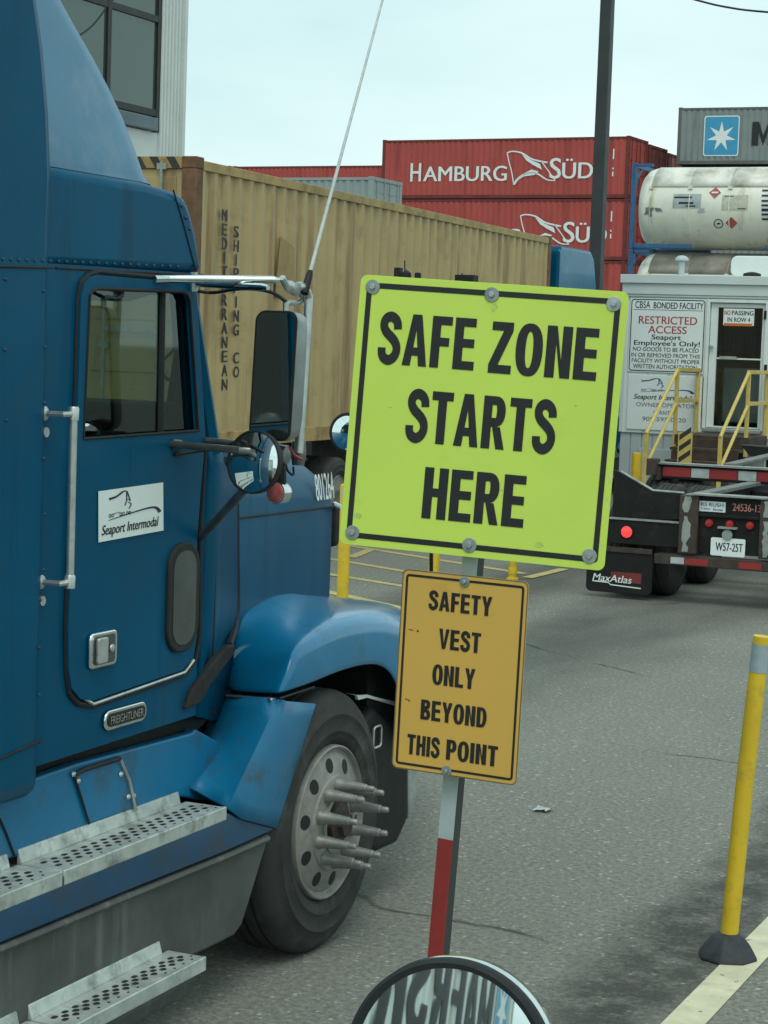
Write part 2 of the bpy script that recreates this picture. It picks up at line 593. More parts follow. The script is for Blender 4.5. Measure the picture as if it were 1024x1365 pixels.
def text(mb, body, o, u, v, w, h, off=0.0, shear=0.0, space=1.0):
    """built-in-font text fitted to the box w x h whose lower left corner is o; u right, v up; off thickens the strokes"""
    if off:
        o, u, v = V(o), V(u), V(v)
        nrm = u.cross(v).normalized()
        n_ch = max(1, len(body))
        dx = min(off * 1.25 * h, .28 * w / n_ch)
        for i, k in enumerate((-1, 1, 0)):
            text(mb, body, o + u * (dx * (1 + k) / 2) + nrm * .0004 * i, u, v, w - dx, h, 0.0, shear, space)
        return mb
    key = (body, off, shear, space)
    if key not in FONT:
        c = bpy.data.curves.new('txt', 'FONT')
        c.body = body
        c.offset = off
        c.shear = shear
        c.space_character = space
        c.resolution_u = 4
        ob = bpy.data.objects.new('txt', c)
        COL.objects.link(ob)
        dg = bpy.context.evaluated_depsgraph_get()
        me = bpy.data.meshes.new_from_object(ob.evaluated_get(dg))
        vs = [(q.co.x, q.co.y) for q in me.vertices]
        fs = [tuple(p.vertices) for p in me.polygons]
        bpy.data.objects.remove(ob)
        bpy.data.curves.remove(c)
        bpy.data.meshes.remove(me)
        FONT[key] = (vs, fs)
    vs, fs = FONT[key]
    x0, x1 = min(a for a, _ in vs), max(a for a, _ in vs)
    y0, y1 = min(b for _, b in vs), max(b for _, b in vs)
    o, u, v = V(o), V(u), V(v)
    nv = [mb.bm.verts.new(o + u * ((a - x0) / (x1 - x0) * w) + v * ((b - y0) / (y1 - y0) * h)) for a, b in vs]
    for f in fs:
        try:
            mb.bm.faces.new([nv[i] for i in f])
        except ValueError:
            pass
    return mb


def _strip(cl, th, closed=False):
    """quads along a centre line; th = thickness (single or per point)"""
    n = len(cl)
    th = th if isinstance(th, list) else [th] * n
    L, Rr = [], []
    for i in range(n):
        a = cl[(i - 1) % n] if closed or i > 0 else cl[0]
        b = cl[(i + 1) % n] if closed or i < n - 1 else cl[-1]
        dx, dy = b[0] - a[0], b[1] - a[1]
        q = math.hypot(dx, dy)
        nx, ny = -dy / q, dx / q
        L.append((cl[i][0] + nx * th[i] / 2, cl[i][1] + ny * th[i] / 2))
        Rr.append((cl[i][0] - nx * th[i] / 2, cl[i][1] - ny * th[i] / 2))
    return [[L[i], Rr[i], Rr[(i + 1) % n], L[(i + 1) % n]] for i in range(n if closed else n - 1)]


def _ring(x0, x1, y0, y1, sx, sy, a0, a1, n=16, p=2.4, full=False):
    """band between an outer and inner superellipse; angles in degrees"""
    cx, cy, rx, ry = (x0 + x1) / 2, (y0 + y1) / 2, (x1 - x0) / 2, (y1 - y0) / 2

    def pt(a, rx, ry):
        c, s = math.cos(a), math.sin(a)
        return (cx + rx * math.copysign(abs(c) ** (2 / p), c), cy + ry * math.copysign(abs(s) ** (2 / p), s))
    out = []
    for k in range(n):
        a, b = R_(a0 + (a1 - a0) * k / n), R_(a0 + (a1 - a0) * (k + 1) / n)
        out.append([pt(a, rx, ry), pt(b, rx, ry), pt(b, rx - sx, ry - sy), pt(a, rx - sx, ry - sy)])
    return out


def glyph(ch):
    s, t = .222, .168         # stem and arm thickness, cap height 1

    def q(x0, y0, x1, y1):
        return [(x0, y0), (x1, y0), (x1, y1), (x0, y1)]

    def bowl(x0, x1, y0, y1):
        # D-shaped bowl from a stem's right edge: two arms and a half ring
        xm = x1 - (y1 - y0) * .42 if x1 - (y1 - y0) * .42 > x0 + .02 else x0 + .05
        r = _ring(2 * xm - x1, x1, y0, y1, s * .98, t, -90, 90, 14, 2.2)
        return [q(x0, y1 - t, xm, y1), q(x0, y0, xm, y0 + t)] + r
    if ch == 'E':
        return .53, [q(0, 0, s, 1), q(s, 0, .53, t), q(s, .43, .50, .43 + t), q(s, 1 - t, .52, 1)]
    if ch == 'F':
        return .50, [q(0, 0, s, 1), q(s, .42, .45, .42 + t), q(s, 1 - t, .50, 1)]
    if ch == 'L':
        return .50, [q(0, 0, s, 1), q(s, 0, .50, t)]
    if ch == 'I':
        return s, [q(0, 0, s, 1)]
    if ch == 'H':
        return .58, [q(0, 0, s, 1), q(.58 - s, 0, .58, 1), q(s, .43, .58 - s, .43 + t)]
    if ch == 'T':
        c = .27
        return .54, [q(0, 1 - t, .54, 1), q(c - s / 2, 0, c + s / 2, 1 - t)]
    if ch == 'Z':
        return .53, [q(.03, 1 - t, .52, 1), q(0, 0, .53, t), [(0, t), (.215, t), (.52, 1 - t), (.30, 1 - t)]]
    if ch == 'N':
        w = .58
        return w, [q(0, 0, s, 1), q(w - s, 0, w, 1), [(s, 1), (s, .66), (w - s, 0), (w - s, .34)]]
    if ch == 'A':
        w, c = .62, .31
        return w, [[(0, 0), (.205, 0), (c, .70), (c, 1), (.195, 1)], [(w - .205, 0), (w, 0), (w - .195, 1), (c, 1), (c, .70)],
                   [(.205 + .105 * .20 / .70, .20), (w - .205 - .105 * .20 / .70, .20), (w - .205 - .105 * .36 / .70, .36), (.205 + .105 * .36 / .70, .36)]]
    if ch == 'V':
        w, c = .60, .30
        return w, [[(0, 1), (.195, 1), (c, .28), (c, 0), (.205, 0)], [(w, 1), (w - .195, 1), (c, .28), (c, 0), (w - .205, 0)]]
    if ch == 'Y':
        w, c = .60, .30
        return w, [q(c - s / 2, 0, c + s / 2, .42), [(0, 1), (.21, 1), (c, .66), (c, .42), (c - s / 2, .42)], [(w, 1), (w - .21, 1), (c, .66), (c, .42), (c + s / 2, .42)]]
    if ch == 'O':
        return .62, _ring(0, .62, -.012, 1.012, s, t * .95, 0, 360, 36, 2.35)
    if ch == 'D':
        return .58, [q(0, 0, s, 1)] + bowl(s, .58, 0, 1)
    if ch == 'P':
        return .55, [q(0, 0, s, 1)] + bowl(s, .55, .38, 1)
    if ch == 'R':
        return .59, [q(0, 0, s, 1)] + bowl(s, .56, .42, 1) + [[(.38, 0), (.59, 0), (.45, .42), (.25, .42)]]
    if ch == 'B':
        return .57, [q(0, 0, s, 1)] + bowl(s, .54, .53, 1) + bowl(s, .57, 0, .53 - .001)
    if ch == 'S':
        cl = [(.455, .685), (.44, .80), (.375, .885), (.27, .925), (.165, .895), (.105, .815), (.11, .71), (.18, .615), (.285, .54), (.385, .46), (.45, .36), (.455, .245),
              (.395, .14), (.275, .078), (.155, .115), (.095, .20), (.085, .315)]
        cl = [(p.x, p.y) for p in smoothpts([V((a, b, 0)) for a, b in cl], 4)]
        return .545, _strip(cl, [.198] * len(cl))
    if ch == 'M':
        w = .78
        return w, [q(0, 0, s, 1), q(w - s, 0, w, 1), [(s, 1), (s, .62), (w / 2, 0), (w / 2, .42)], [(w - s, 1), (w - s, .62), (w / 2, 0), (w / 2, .42)]]
    if ch == 'K':
        w = .62
        return w, [q(0, 0, s, 1), [(s, .28), (w - .22, 1), (w, 1), (s, .58)], [(.30, .52), (w - .22, 0), (w, 0), (.42, .66)]]
    if ch == '0':
        return glyph('O')
    return .26, []


def block(mb, body, o, u, v, w, h, gap=.075):
    """heavy sign lettering fitted to the box w x h, lower left corner o"""
    o, u, v = V(o), V(u), V(v)
    adv = 0
    items = []
    for ch in body:
        gw, polys = glyph(ch)
        items.append((adv, polys))
        adv += gw + gap
    adv -= gap
    for a, polys in items:
        for p in polys:
            mb.bm.faces.new([mb.bm.verts.new(o + u * ((a + x) / adv * w) + v * (y * h)) for x, y in p])
    return mb


# ================================================================== GROUND
X, Y, Z = V((1, 0, 0)), V((0, 1, 0)), V((0, 0, 1))
g = MB()
g.poly([(-600, -300, 0), (600, -300, 0), (600, 900, 0), (-600, 900, 0)])
o = g.build('ground', asphalt(), smooth=False)
tag(o, kind='structure')


def sheet(name, pts, mat, z=.004):
    g = MB()
    g.poly([(p[0], p[1], z) for p in pts])
    tag(g.build(name, mat, smooth=False), kind='structure')


a, b = P(885, 1365, z=0), P(945, 1365, z=0)
sheet('road_marking', [(a.x, 2), (b.x, 2), (b.x - .02, 16), (a.x - .02, 16)], 'linewhite')


def stripe(name, p, q, w, ext0=0, ext1=0):
    a, b = P(*p, z=0), P(*q, z=0)
    d = (b - a).normalized()
    n = V((-d.y, d.x, 0)) * w / 2
    a -= d * ext0
    b += d * ext1
    sheet(name, [a - n, b - n, b + n, a + n], 'lineyel')


stripe('road_marking', (518, 736), (700, 765), .12, 2)
stripe('road_marking', (468, 750), (534, 761), .12, 3, 1.4)
stripe('road_marking', (465, 770), (534, 781), .12, 3, 1.6)
stripe('road_marking', (463, 795), (534, 811), .14, 2, 1.6)
for p, q in (((703, 771), (752, 759)), ((467, 744), (495, 733))):
    a, b = P(*p, z=0), P(*q, z=0)
    d = (b - a).normalized()
    n = V((-d.y, d.x, 0)) * .06
    sheet('road_marking', [a - n, b - n, b + n, a + n], 'lineyel', .008)
g = MB()
g.bb((-70, 58, 0), (-6, 130, .42))
tag(g.build('pavement', 'concrete', bevel=.03), kind='structure')

# ================================================================== BLUE SEMI TRUCK
TX, TC, WY = -3.23, -4.45, 6.77           # right flank, centre line, front axle
truck = thing('semi_truck', 'blue long-nose semi truck with white door decal, beside the lime and orange sign', 'truck', (TC, WY, 0), 'blue road tractors')


def tp(lst, x):
    return [P(px, py, x=x) for px, py in lst]


SX, CX = -3.335, -3.36                    # sleeper side, cab side
# sleeper box
front = tp([(56, 1062), (57, 1000), (65, 700), (72, 355), (76, 235), (73, 150), (66, 65), (57, 0)], SX)
last = front[-1]
poly = front + [V((SX, last.y - .05, last.z + .18)), V((SX, last.y - .16, 3.72)), V((SX, last.y - .34, 3.84)), V((SX, 3.2, 3.84)), V((SX, 3.12, 3.76)), V((SX, 3.12, 1.0)), V((SX, 3.2, front[0].z + .02))]
mb = MB()
mb.prism(poly, (-2.23, 0, 0))
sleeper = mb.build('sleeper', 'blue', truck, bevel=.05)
# sleeper lower body seam and rivets
mb = MB()
s0, s1 = P(0, 1011, x=SX + .002), P(56, 986, x=SX + .002)
mb.tube([s0 - Y * .6, s0, s1], .004, 6)
mb.build('panel_seam', 'seal', sleeper)
mb = MB()
for px, py0, py1, n in ((8, 372, 560, 3), (60, 388, 760, 6), (54, 800, 990, 4)):
    for k in range(n):
        q = P(px + random.uniform(-2, 2), py0 + (py1 - py0) * k / (n - 1), x=SX + .001)
        mb.lathe([(.006, 0), (.0045, .003), (.0, .0045)], q, X, 8)
mb.build('rivets', 'rivet', sleeper)

# cab side sheet with window opening (near and far)
win = [(119.5, 394), (123, 388), (130, 384.5), (243, 389), (249, 392), (253, 401), (264, 574), (111, 585)]
cabpts = [(38, 1025), (50, 703), (54, 350), (272, 365), (260, 372), (263, 400), (274, 583), (276, 620), (272, 730), (267, 840), (263, 870), (262, 953)]
mb = MB()
outer, hole = tp(cabpts, CX), tp(win, CX)
mb.plate(outer, [hole], (-.05, 0, 0))
mirror_x = lambda p: V((2 * TC - p.x, p.y, p.z))
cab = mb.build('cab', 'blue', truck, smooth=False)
mb = MB()
mb.plate([mirror_x(p) for p in outer], [[mirror_x(p) for p in hole]], (.05, 0, 0))
mb.build('cab_side', 'blue', truck, smooth=False)
# roof cap above the rivet seam
cap = tp([(52, 357), (56, 218), (196, 242), (232, 253), (244, 258), (251, 265), (257, 280), (265, 312), (273, 366)], CX)
mb = MB()
mb.prism(cap, (-2.18, 0, 0))
roofcap = mb.build('cab_roof', 'blue', truck, bevel=.035)
mb = MB()
for k in range(23):
    px = 4 + k * 10.6
    q = P(px, 345 + px * .043, x=(SX if px < 70 else CX) + .001)
    mb.lathe([(.0055, 0), (.004, .003), (.0, .004)], q, X, 8)
for px, py in ((242, 274), (248, 290), (253, 305)):
    mb.lathe([(.007, 0), (.005, .005), (.0, .006)], P(px, py, x=CX + .001), X, 8)
mb.build('rivets', 'rivet', roofcap)
mb = MB()
mb.tube([P(-40, 354, x=SX + .001), P(70, 357, x=SX + .001)], .004, 6)
mb.tube([P(74, 357, x=CX + .001), P(272, 367, x=CX + .001)], .004, 6)
mb.tube([P(231, 253, x=CX + .001), P(245, 300, x=CX + .001), P(262, 364, x=CX + .001)], .003, 6)
mb.build('panel_seam', 'seal', roofcap)
# raked fairing on the roof
trace = [(201, 247), (193, 238), (181, 203), (165, 161), (147, 122), (125, 80), (102, 40), (80, 0)]
rings = []
prev = None
for i, (px, py) in enumerate(trace + [None, None, None]) if False else list(enumerate(trace)):
    z0 = P(px, py, x=-3.45).z
    ins = -3.41 - .30 * max(0, z0 - 2.80)
    q = P(px, py, x=ins - .04)
    rings.append((ins, q.y + .174, q.z))
ins, yf, zz = rings[-1]
rings += [(ins - .05, yf - .12, zz + .14), (ins - .14, yf - .30, zz + .27), (ins - .30, yf - .60, zz + .38)]
lo = []
for ins, yf, zz in rings:
    r = [V((ins, 4.4, zz)), V((ins, 4.75, zz))]
    for k in range(9):
        t = R_(90 * k / 8)
        r.append(V((ins - .8 * (1 - math.cos(t)), yf - .30 + .42 * math.sin(t), zz)))
    full = r + [V((2 * TC - p.x, p.y, p.z)) for p in r[::-1]]
    lo.append(full)
mb = MB()
mb.loft(lo, True, True)
mb.build('roof_fairing', 'blue_skylit', truck, angle=50)

# door: a raised leaf with the same window opening
dpts = [(96, 918), (92, 895), (91, 840), (97, 690), (105, 500), (108, 398), (112, 380), (120, 369), (131, 366), (252, 377), (259, 384), (263, 402), (274, 581), (268, 650), (263, 720), (263, 845), (258, 876), (244, 893), (124, 934), (108, 932)]
mb = MB()
mb.plate(tp(dpts, CX + .018), [tp(win, CX + .018)], (-.016, 0, 0))
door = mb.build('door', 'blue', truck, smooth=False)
mb = MB()
sealp = tp([(92, 925), (88, 895), (87, 840), (93, 690), (101, 500), (104, 397), (108, 377), (118, 366), (131, 362), (254, 374)], CX + .004)
mb.tube(sealp, .009, 8)
mb.tube(tp([(274, 583), (270, 650), (266, 720), (266, 848), (260, 881), (246, 899), (124, 941), (104, 938), (92, 925)], CX + .004), .009, 8)
mb.build('door_seal', 'seal', door)
mb = MB()
mb.tube(tp([(112, 931), (124, 938.5), (246, 896), (258, 880)], CX + .012), .006, 8)
mb.build('door_trim', 'alum', door)
mb = MB()
wp = tp(win, CX + .018)
mb.tube(wp + [wp[0]], .0055, 8)
mb.tube(tp([(216, 389), (213, 577)], CX - .004), .0125, 8)
mb.build('window_frame', 'seal', door)
mb = MB()
mb.prism(tp([(112, 380), (252, 384), (250, 392), (200, 393), (172, 402), (118, 400)], CX - .12), X * -.02)
mb.build('sun_visor', 'darkint', truck)
mb = MB()
mb.poly(tp(win, CX - .006))
mb.build('window', 'glasscab', door, smooth=False)
# far window
mb = MB()
mb.poly([mirror_x(p) for p in tp(win, CX - .006)])
mb.build('window', 'glasscab', truck, smooth=False)
# kick window low in the door
kc = P(239, 796, x=CX + .012)
kw, kh = (P(260, 796, x=CX).y - P(219, 796, x=CX).y), (P(239, 724, x=CX).z - P(239, 868, x=CX).z)
mb = MB()
mb.prism(rrect(kc, Y, Z, kw, kh, kw * .42), X * .02)
kf = mb.build('kick_window', 'seal', door, bevel=.006)
mb = MB()
mb.prism(rrect(kc + X * .018, Y, Z, kw * .72, kh * .86, kw * .3), X * .004)
mb.build('pane', pbr('grey_kick_glass', (.075, .09, .085), .25, .2, var=.2, vscale=6), kf)
# paddle latch
lc = P(134, 865, x=CX + .02)
lw, lh = .17, .165
lw = P(152, 860, x=CX).y - P(116, 868, x=CX).y
lh = P(134, 843, x=CX).z - P(134, 890, x=CX).z
mb = MB()
mb.prism(rrect(lc, Y, Z, lw, lh, .02), X * .014)
lt = mb.build('door_handle', 'chrome', door, bevel=.005)
mb = MB()
mb.prism(rrect(lc + X * .012, Y, Z, lw * .78, lh * .80, .012), X * .004)
mb.build('recess', pbr('latch_recess', (.10, .11, .11), .35, .7, var=.3), lt)
mb = MB()
mb.prism(rrect(lc + X * .016 - Y * lw * .16, Y, Z, lw * .36, lh * .72, .008), X * .012)
mb.lathe([(.014, 0), (.012, .008), (.001, .009)], lc + X * .017 + Y * lw * .22, X, 12)
mb.build('paddle', 'alum', lt, bevel=.003)
# decal
dz = [(131, 655), (217, 643), (217.5, 707), (131, 723)]
dA, dB, dC, dD = [P(px, py, x=CX + .0215) for px, py in dz]
mb = MB()
mb.prism([dD, dC, dB, dA], X * .0015)
decal = mb.build('company_decal', 'white', door, smooth=False, label='white door decal with small truck outline and company name')


def quad(A, B, C_, D, off):
    """map unit square (u right, v up) onto a near-parallelogram (A top left, B top right, C bottom right, D bottom left)"""
    def f(u, v):
        return (A * (1 - u) + B * u) * v + (D * (1 - u) + C_ * u) * (1 - v) + off
    return f


def on_quad(mb, f, pts):
    mb.bm.faces.new([mb.bm.verts.new(f(u, v)) for u, v in pts])


def ribbon(mb, f, pts, w0, w1=None):
    """tapered painted stroke through unit-square points"""
    pts = [(p.x, p.y) for p in smoothpts([V((a, b, 0)) for a, b in pts], 5)] if len(pts) > 2 else pts
    n = len(pts)
    for k, s in enumerate(_strip(pts, [w0 + ((w1 if w1 is not None else w0) - w0) * i / (n - 1) for i in range(n)])):
        on_quad(mb, f, s)


def company_mark(f, parent, name_ink, mark_ink):
    """line drawing of a truck over a swoosh, company name under it, on the unit square"""
    mb = MB()
    text(mb, 'Seaport Intermodal', (0, 0, 0), X, Y, .88, .26, .012, .25)
    for v in mb.bm.verts:
        v.co = f(.04 + v.co.x, .06 + v.co.y)
    mb.build('lettering', name_ink, parent, smooth=False, normals=False)
    mb = MB()
    ribbon(mb, f, [(.14, .40), (.45, .47), (.75, .52), (.88, .50), (.94, .40)], .012, .055)
    ribbon(mb, f, [(.15, .82), (.26, .85), (.36, .93), (.42, .93)], .045, .02)
    ribbon(mb, f, [(.42, .93), (.455, .80), (.47, .72)], .018)
    ribbon(mb, f, [(.415, .90), (.415, .75), (.39, .65)], .016)
    ribbon(mb, f, [(.42, .755), (.46, .755)], .015)
    ribbon(mb, f, [(.44, .70), (.485, .66), (.45, .57)], .016)
    ribbon(mb, f, [(.22, .515), (.31, .53)], .012)
    for cx_ in (.165, .205, .325, .365, .425, .465):
        for s in _ring(cx_ - .019, cx_ + .019, .45, .525, .008, .016, 0, 360, 12, 2):
            on_quad(mb, f, s)
    mb.build('truck_mark', mark_ink, parent, smooth=False, normals=False)


company_mark(quad(dA, dB, dC, dD, X * .003), decal, 'ink', 'navy')
# grab handle
mb = MB()
ga, gb_ = P(98, 552, x=CX + .075), P(93, 776, x=CX + .075)
mb.tube([ga, gb_], .0122, 14)
gh = mb.build('grab_handle', 'alum', truck)
mb = MB()
for q, e in ((ga, 1), (gb_, -1)):
    mb = MB()
    mb.lathe([(.016, -.018), (.017, .016), (.014, .022)], q, Z, 16)
    w = q - Y * .055
    mb.tube([q, w, w - X * .07], .009, 8)
    mb.lathe([(.023, 0), (.021, .014), (.010, .020)], V((CX, w.y, w.z)), X, 14)
    mb.lathe([(.016, 0), (.015, .02)], V((CX, w.y, w.z - .055)), X, 12)
    mb.build('bracket', 'alum', gh)
# oval maker's badge
bc = P(165, 954, x=CX + .004)
bw = P(193, 946, x=CX).y - P(137, 962, x=CX).y
mb = MB()
mb.prism(rrect(bc, Y, Z, bw, .064, .031, 8), X * .010)
badge = mb.build('badge', 'chrome', truck, bevel=.004)
mb = MB()
mb.prism(rrect(bc + X * .009, Y, Z, bw - .026, .042, .020, 8), X * .003)
mb.build('badge_field', 'ink', badge)
mb = MB()
text(mb, 'FREIGHTLINER', bc + X * .0135 - Y * (bw - .055) / 2 - Z * .0125, Y, Z, bw - .055, .025, .02)
mb.build('lettering', 'chrome', badge, smooth=False, normals=False)

# inside of the cab and windscreen
yb, yf = 5.06, 5.98
mb = MB()
mb.bb((CX - .05, 3.4, 1.0), (2 * TC - CX + .05, yf + .1, 1.06))
mb.bb((CX - .06, 5.60, 1.06), (2 * TC - CX + .06, yf + .05, 2.07))
mb.bb((CX - .06, yf + .0, 1.06), (2 * TC - CX + .06, yf + .22, 1.93))
mb.bb((CX - .06, 4.99, 1.06), (2 * TC - CX + .06, 5.05, 2.47))
mb.build('dashboard', 'darkint', truck, bevel=.03)
mb = MB()
for xx in (-3.85, -5.05):
    mb.bb((xx - .25, 5.1, 1.06), (xx + .25, 5.5, 1.55))
    mb.prism([V((xx - .25, 5.08, 1.55)), V((xx - .25, 5.24, 1.55)), V((xx - .25, 5.16, 2.25)), V((xx - .25, 5.07, 2.25))], X * .5)
mb.build('seat', 'darkint', truck, bevel=.05)
mb = MB()
mb.tube([V((-5.05, 5.52, 2.02)) + V((.23 * math.cos(a), -.06 * math.sin(a), .22 * math.sin(a))) for a in [2 * math.pi * k / 24 for k in range(25)]], .016, 8)
mb.tube([V((-5.05, 5.52, 2.02)), V((-5.05, 5.7, 1.9))], .03, 8)
mb.build('steering_wheel', 'black', truck)
mb = MB()
mb.poly([(CX - .08, 6.06, 1.92), (2 * TC - CX + .08, 6.06, 1.92), (2 * TC - CX + .10, 5.86, 2.47), (CX - .10, 5.86, 2.47)])
mb.build('windscreen', 'glasscab', truck, smooth=False)
mb = MB()
for xx in (CX - .05, TC, 2 * TC - CX + .05):
    mb.tube([(xx, 6.08, 1.90), (xx, 5.86, 2.50)], .045 if xx != TC else .02, 8)
mb.tube([(CX - .05, 6.08, 1.92), (2 * TC - CX + .05, 6.08, 1.92)], .03, 8)
mb.build('windscreen_frame', 'blue', truck)
mb = MB()                                   # coiled cable by the pillar
c0 = P(232, 400, x=CX - .12)
mb.tube(smoothpts([c0, c0 - Z * .15 + Y * .02, c0 - Z * .22 - Y * .09, c0 - Z * .27, c0 - Z * .2 + Y * .06, c0 - Z * .4 + Y * .05], 5), .006, 6)
mb.prism(tp([(236, 392), (252, 398), (262, 574), (226, 574), (242, 470)], CX - .16), X * -.03)
mb.build('curtain', 'darkint', truck)

# cowl between door and hood
HR, HF = -3.56, -3.74                        # hood side at its rear and its front
mb = MB()
colA = tp([(274, 588), (276, 620), (272, 730), (267, 840), (262, 955)], CX)
colM = tp([(295, 594), (297, 620), (292, 735), (287, 850), (280, 960)], (CX + HR) / 2 - .01)
colB = tp([(312, 612), (313.5, 640), (313.5, 740), (313, 826), (300, 960)], HR)
top = [V((p.x - .5, p.y + .05, p.z + .02)) for p in (colA[0], colM[0], colB[0])]
mb.loft([[t] + c for t, c in zip(top, (colA, colM, colB))], False, False)
mb.build('cowl', 'blue', truck, solid=.02)
mb = MB()
mb.tube(smoothpts([P(300, 613, x=HR + .10), P(309, 640, x=HR + .01), P(314, 664, x=HR), P(315, 740, x=HR), P(315, 822, x=HR), P(306, 860, x=HR + .1)], 4), .013, 6)
mb.build('cowl_seal', 'seal', truck)
mb = MB()
mb.prism(tp([(249, 946), (256, 922), (283, 886), (304, 862), (314, 859), (312, 873), (283, 912), (268, 938)], CX + .02), X * -.03)
mb.build('splash_flap', pbr('grimy_splash_flap', (.011, .012, .012), .8, var=.4, vscale=12, bump=.3, bscale=40), truck, bevel=.008)

# hood: rounded sections along the length
y0, y1 = P(317, 690, x=HR).y, P(446, 690, x=HF).y
ztopR, ztopF = 1.95, 1.815
mb = MB()
secs = []
N = 9
for i in range(N):
    t = i / (N - 1)
    y = y0 + (y1 - y0) * t
    hw = (HR - TC) + (HF - HR) * t
    zt = ztopR + (ztopF - ztopR) * t - .02 * t * t
    rr = .24 - .06 * t
    if i == N - 1:
        zt -= .02
        hw -= .012
    r = [V((TC + hw, y, 1.0)), V((TC + hw, y, zt - rr))]
    for k in range(1, 8):
        a = R_(90 * k / 8)
        r.append(V((TC + hw - rr * 1.3 * (1 - math.cos(a)), y, zt - rr + rr * math.sin(a) - .02 * (1 - k / 8))))
    r.append(V((TC + hw * .35, y, zt + .005)))
    secs.append(r + [V((2 * TC - p.x, p.y, p.z)) for p in r[::-1]])
# rounded nose ring
nose = [V((TC + (p.x - TC) * .95, p.y + .045, p.z if p.z < 1.1 else p.z - .04)) for p in secs[-1]]
mb.loft(secs + [nose], True, True)
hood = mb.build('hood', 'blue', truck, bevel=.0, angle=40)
mb = MB()
mb.tube([P(318, 690.5, x=HR + .001), P(446, 675, x=HF + .001)], .005, 6)
mb.build('panel_seam', 'seal', hood)
mb = MB()
hx = HF - .0
nA, nB = P(419, 668, x=-3.705), P(443, 667, x=-3.725)
un = (nB - nA).normalized()
text(mb, '801264', nA + X * .012, V((un.x, un.y, 0)).normalized(), V((-.16, 0, 1)).normalized(), (nB - nA).length, .112, .018)
mb.build('unit_number', 'white', hood, smooth=False, normals=False)
# grille shell, headlight housing, hood mirror bracket on the front
mb = MB()
mb.bb((TC + .62, y1 - .02, 1.12), (TC - .62, y1 + .10, 1.62))
mb.build('grille', 'chrome', truck, bevel=.03)
mb = MB()
hq = P(452, 698, x=-3.78)
mb.bb(hq + V((-.16, -.05, -.10)), hq + V((.0, .02, .09)))
mb.build('headlight', 'black', truck, bevel=.02)
mb = MB()
c = P(447, 672, x=-3.80)
mb.tube([c, P(457, 678, x=-3.70)], .012, 8)
mb.tube(smoothpts([P(461, 664, x=-3.75), P(462, 652, x=-3.75), P(468, 644, x=-3.72), P(482, 642, x=-3.70), P(520, 642, x=-3.60)], 5), .018, 10)
mb.build('hood_guard', pbr('white_painted_tube', (.72, .76, .75), .4, var=.05), truck)

mb = MB()
mb.tube([P(518, 642, x=-3.60), P(575, 690, x=-3.52), P(575, 872, x=-3.50)], .009, 8)
mb.build('guard_stem', 'black', truck)

# front fender: control grid, subdivided
def cg(rows):
    return [[P(px, py, x=x) for px, py, x in r] for r in rows]


grid = cg([
    [(290, 923, -3.60), (303, 865, -3.60), (317, 826, -3.58), (321, 818, -3.60), (322, 812, -3.75)],
    [(330, 925, -3.42), (343, 868, -3.46), (350, 822, -3.52), (352, 797, -3.62), (352, 790, -3.80)],
    [(366, 927, -3.28), (377, 880, -3.30), (382, 838, -3.38), (382, 794, -3.60), (380, 783, -3.82)],
    [(376, 926, -3.24), (390, 872, -3.255), (400, 848, -3.31), (402, 800, -3.62), (400, 784, -3.86)],
    [(419, 912, -3.235), (421, 852, -3.25), (423, 834, -3.29), (424, 808, -3.52), (420, 790, -3.90)],
    [(450, 897, -3.235), (452, 838, -3.25), (452, 822, -3.29), (450, 806, -3.50), (446, 797, -3.92)],
    [(487, 887, -3.235), (490, 832, -3.25), (489, 815, -3.29), (487, 805, -3.50), (480, 802, -3.95)],
    [(512, 888, -3.235), (519, 834, -3.25), (519, 818, -3.29), (516, 807, -3.50), (510, 806, -3.95)],
    [(529, 912, -3.235), (547, 850, -3.25), (549, 832, -3.29), (547, 818, -3.50), (540, 815, -3.95)],
    [(537, 960, -3.24), (566, 905, -3.26), (570, 890, -3.31), (572, 872, -3.52), (570, 862, -3.95)],
    [(540, 1000, -3.25), (572, 985, -3.28), (578, 978, -3.34), (585, 970, -3.55), (590, 960, -3.95)],
])
mb = MB()
vs = [[mb.bm.verts.new(p) for p in r] for r in grid]
for i in range(len(vs) - 1):
    for k in range(4):
        mb.bm.faces.new((vs[i][k], vs[i][k + 1], vs[i + 1][k + 1], vs[i + 1][k]))
mb.bm.verts.ensure_lookup_table()
cl = mb.bm.edges.layers.float.new('crease_edge')
for i in range(len(vs)):
    for k in range(5):
        for (i2, k2, c_) in ((i + 1, k, .62 if k == 1 else 0), (i, k + 1, .55 if i == 3 and k == 0 else 0)):
            if c_ and i2 < len(vs) and k2 < 5:
                e = mb.bm.edges.get((vs[i][k], vs[i2][k2]))
                if e:
                    e[cl] = c_
fender = mb.build('front_fender', 'blue_fender', truck, subsurf=2, solid=.025)
mb = MB()
vs = [[mb.bm.verts.new(mirror_x(p)) for p in r] for r in grid]
for i in range(len(vs) - 1):
    for k in range(4):
        mb.bm.faces.new((vs[i][k], vs[i][k + 1], vs[i + 1][k + 1], vs[i + 1][k]))
mb.build('front_fender', 'blue_fender', truck, subsurf=2, solid=.025)
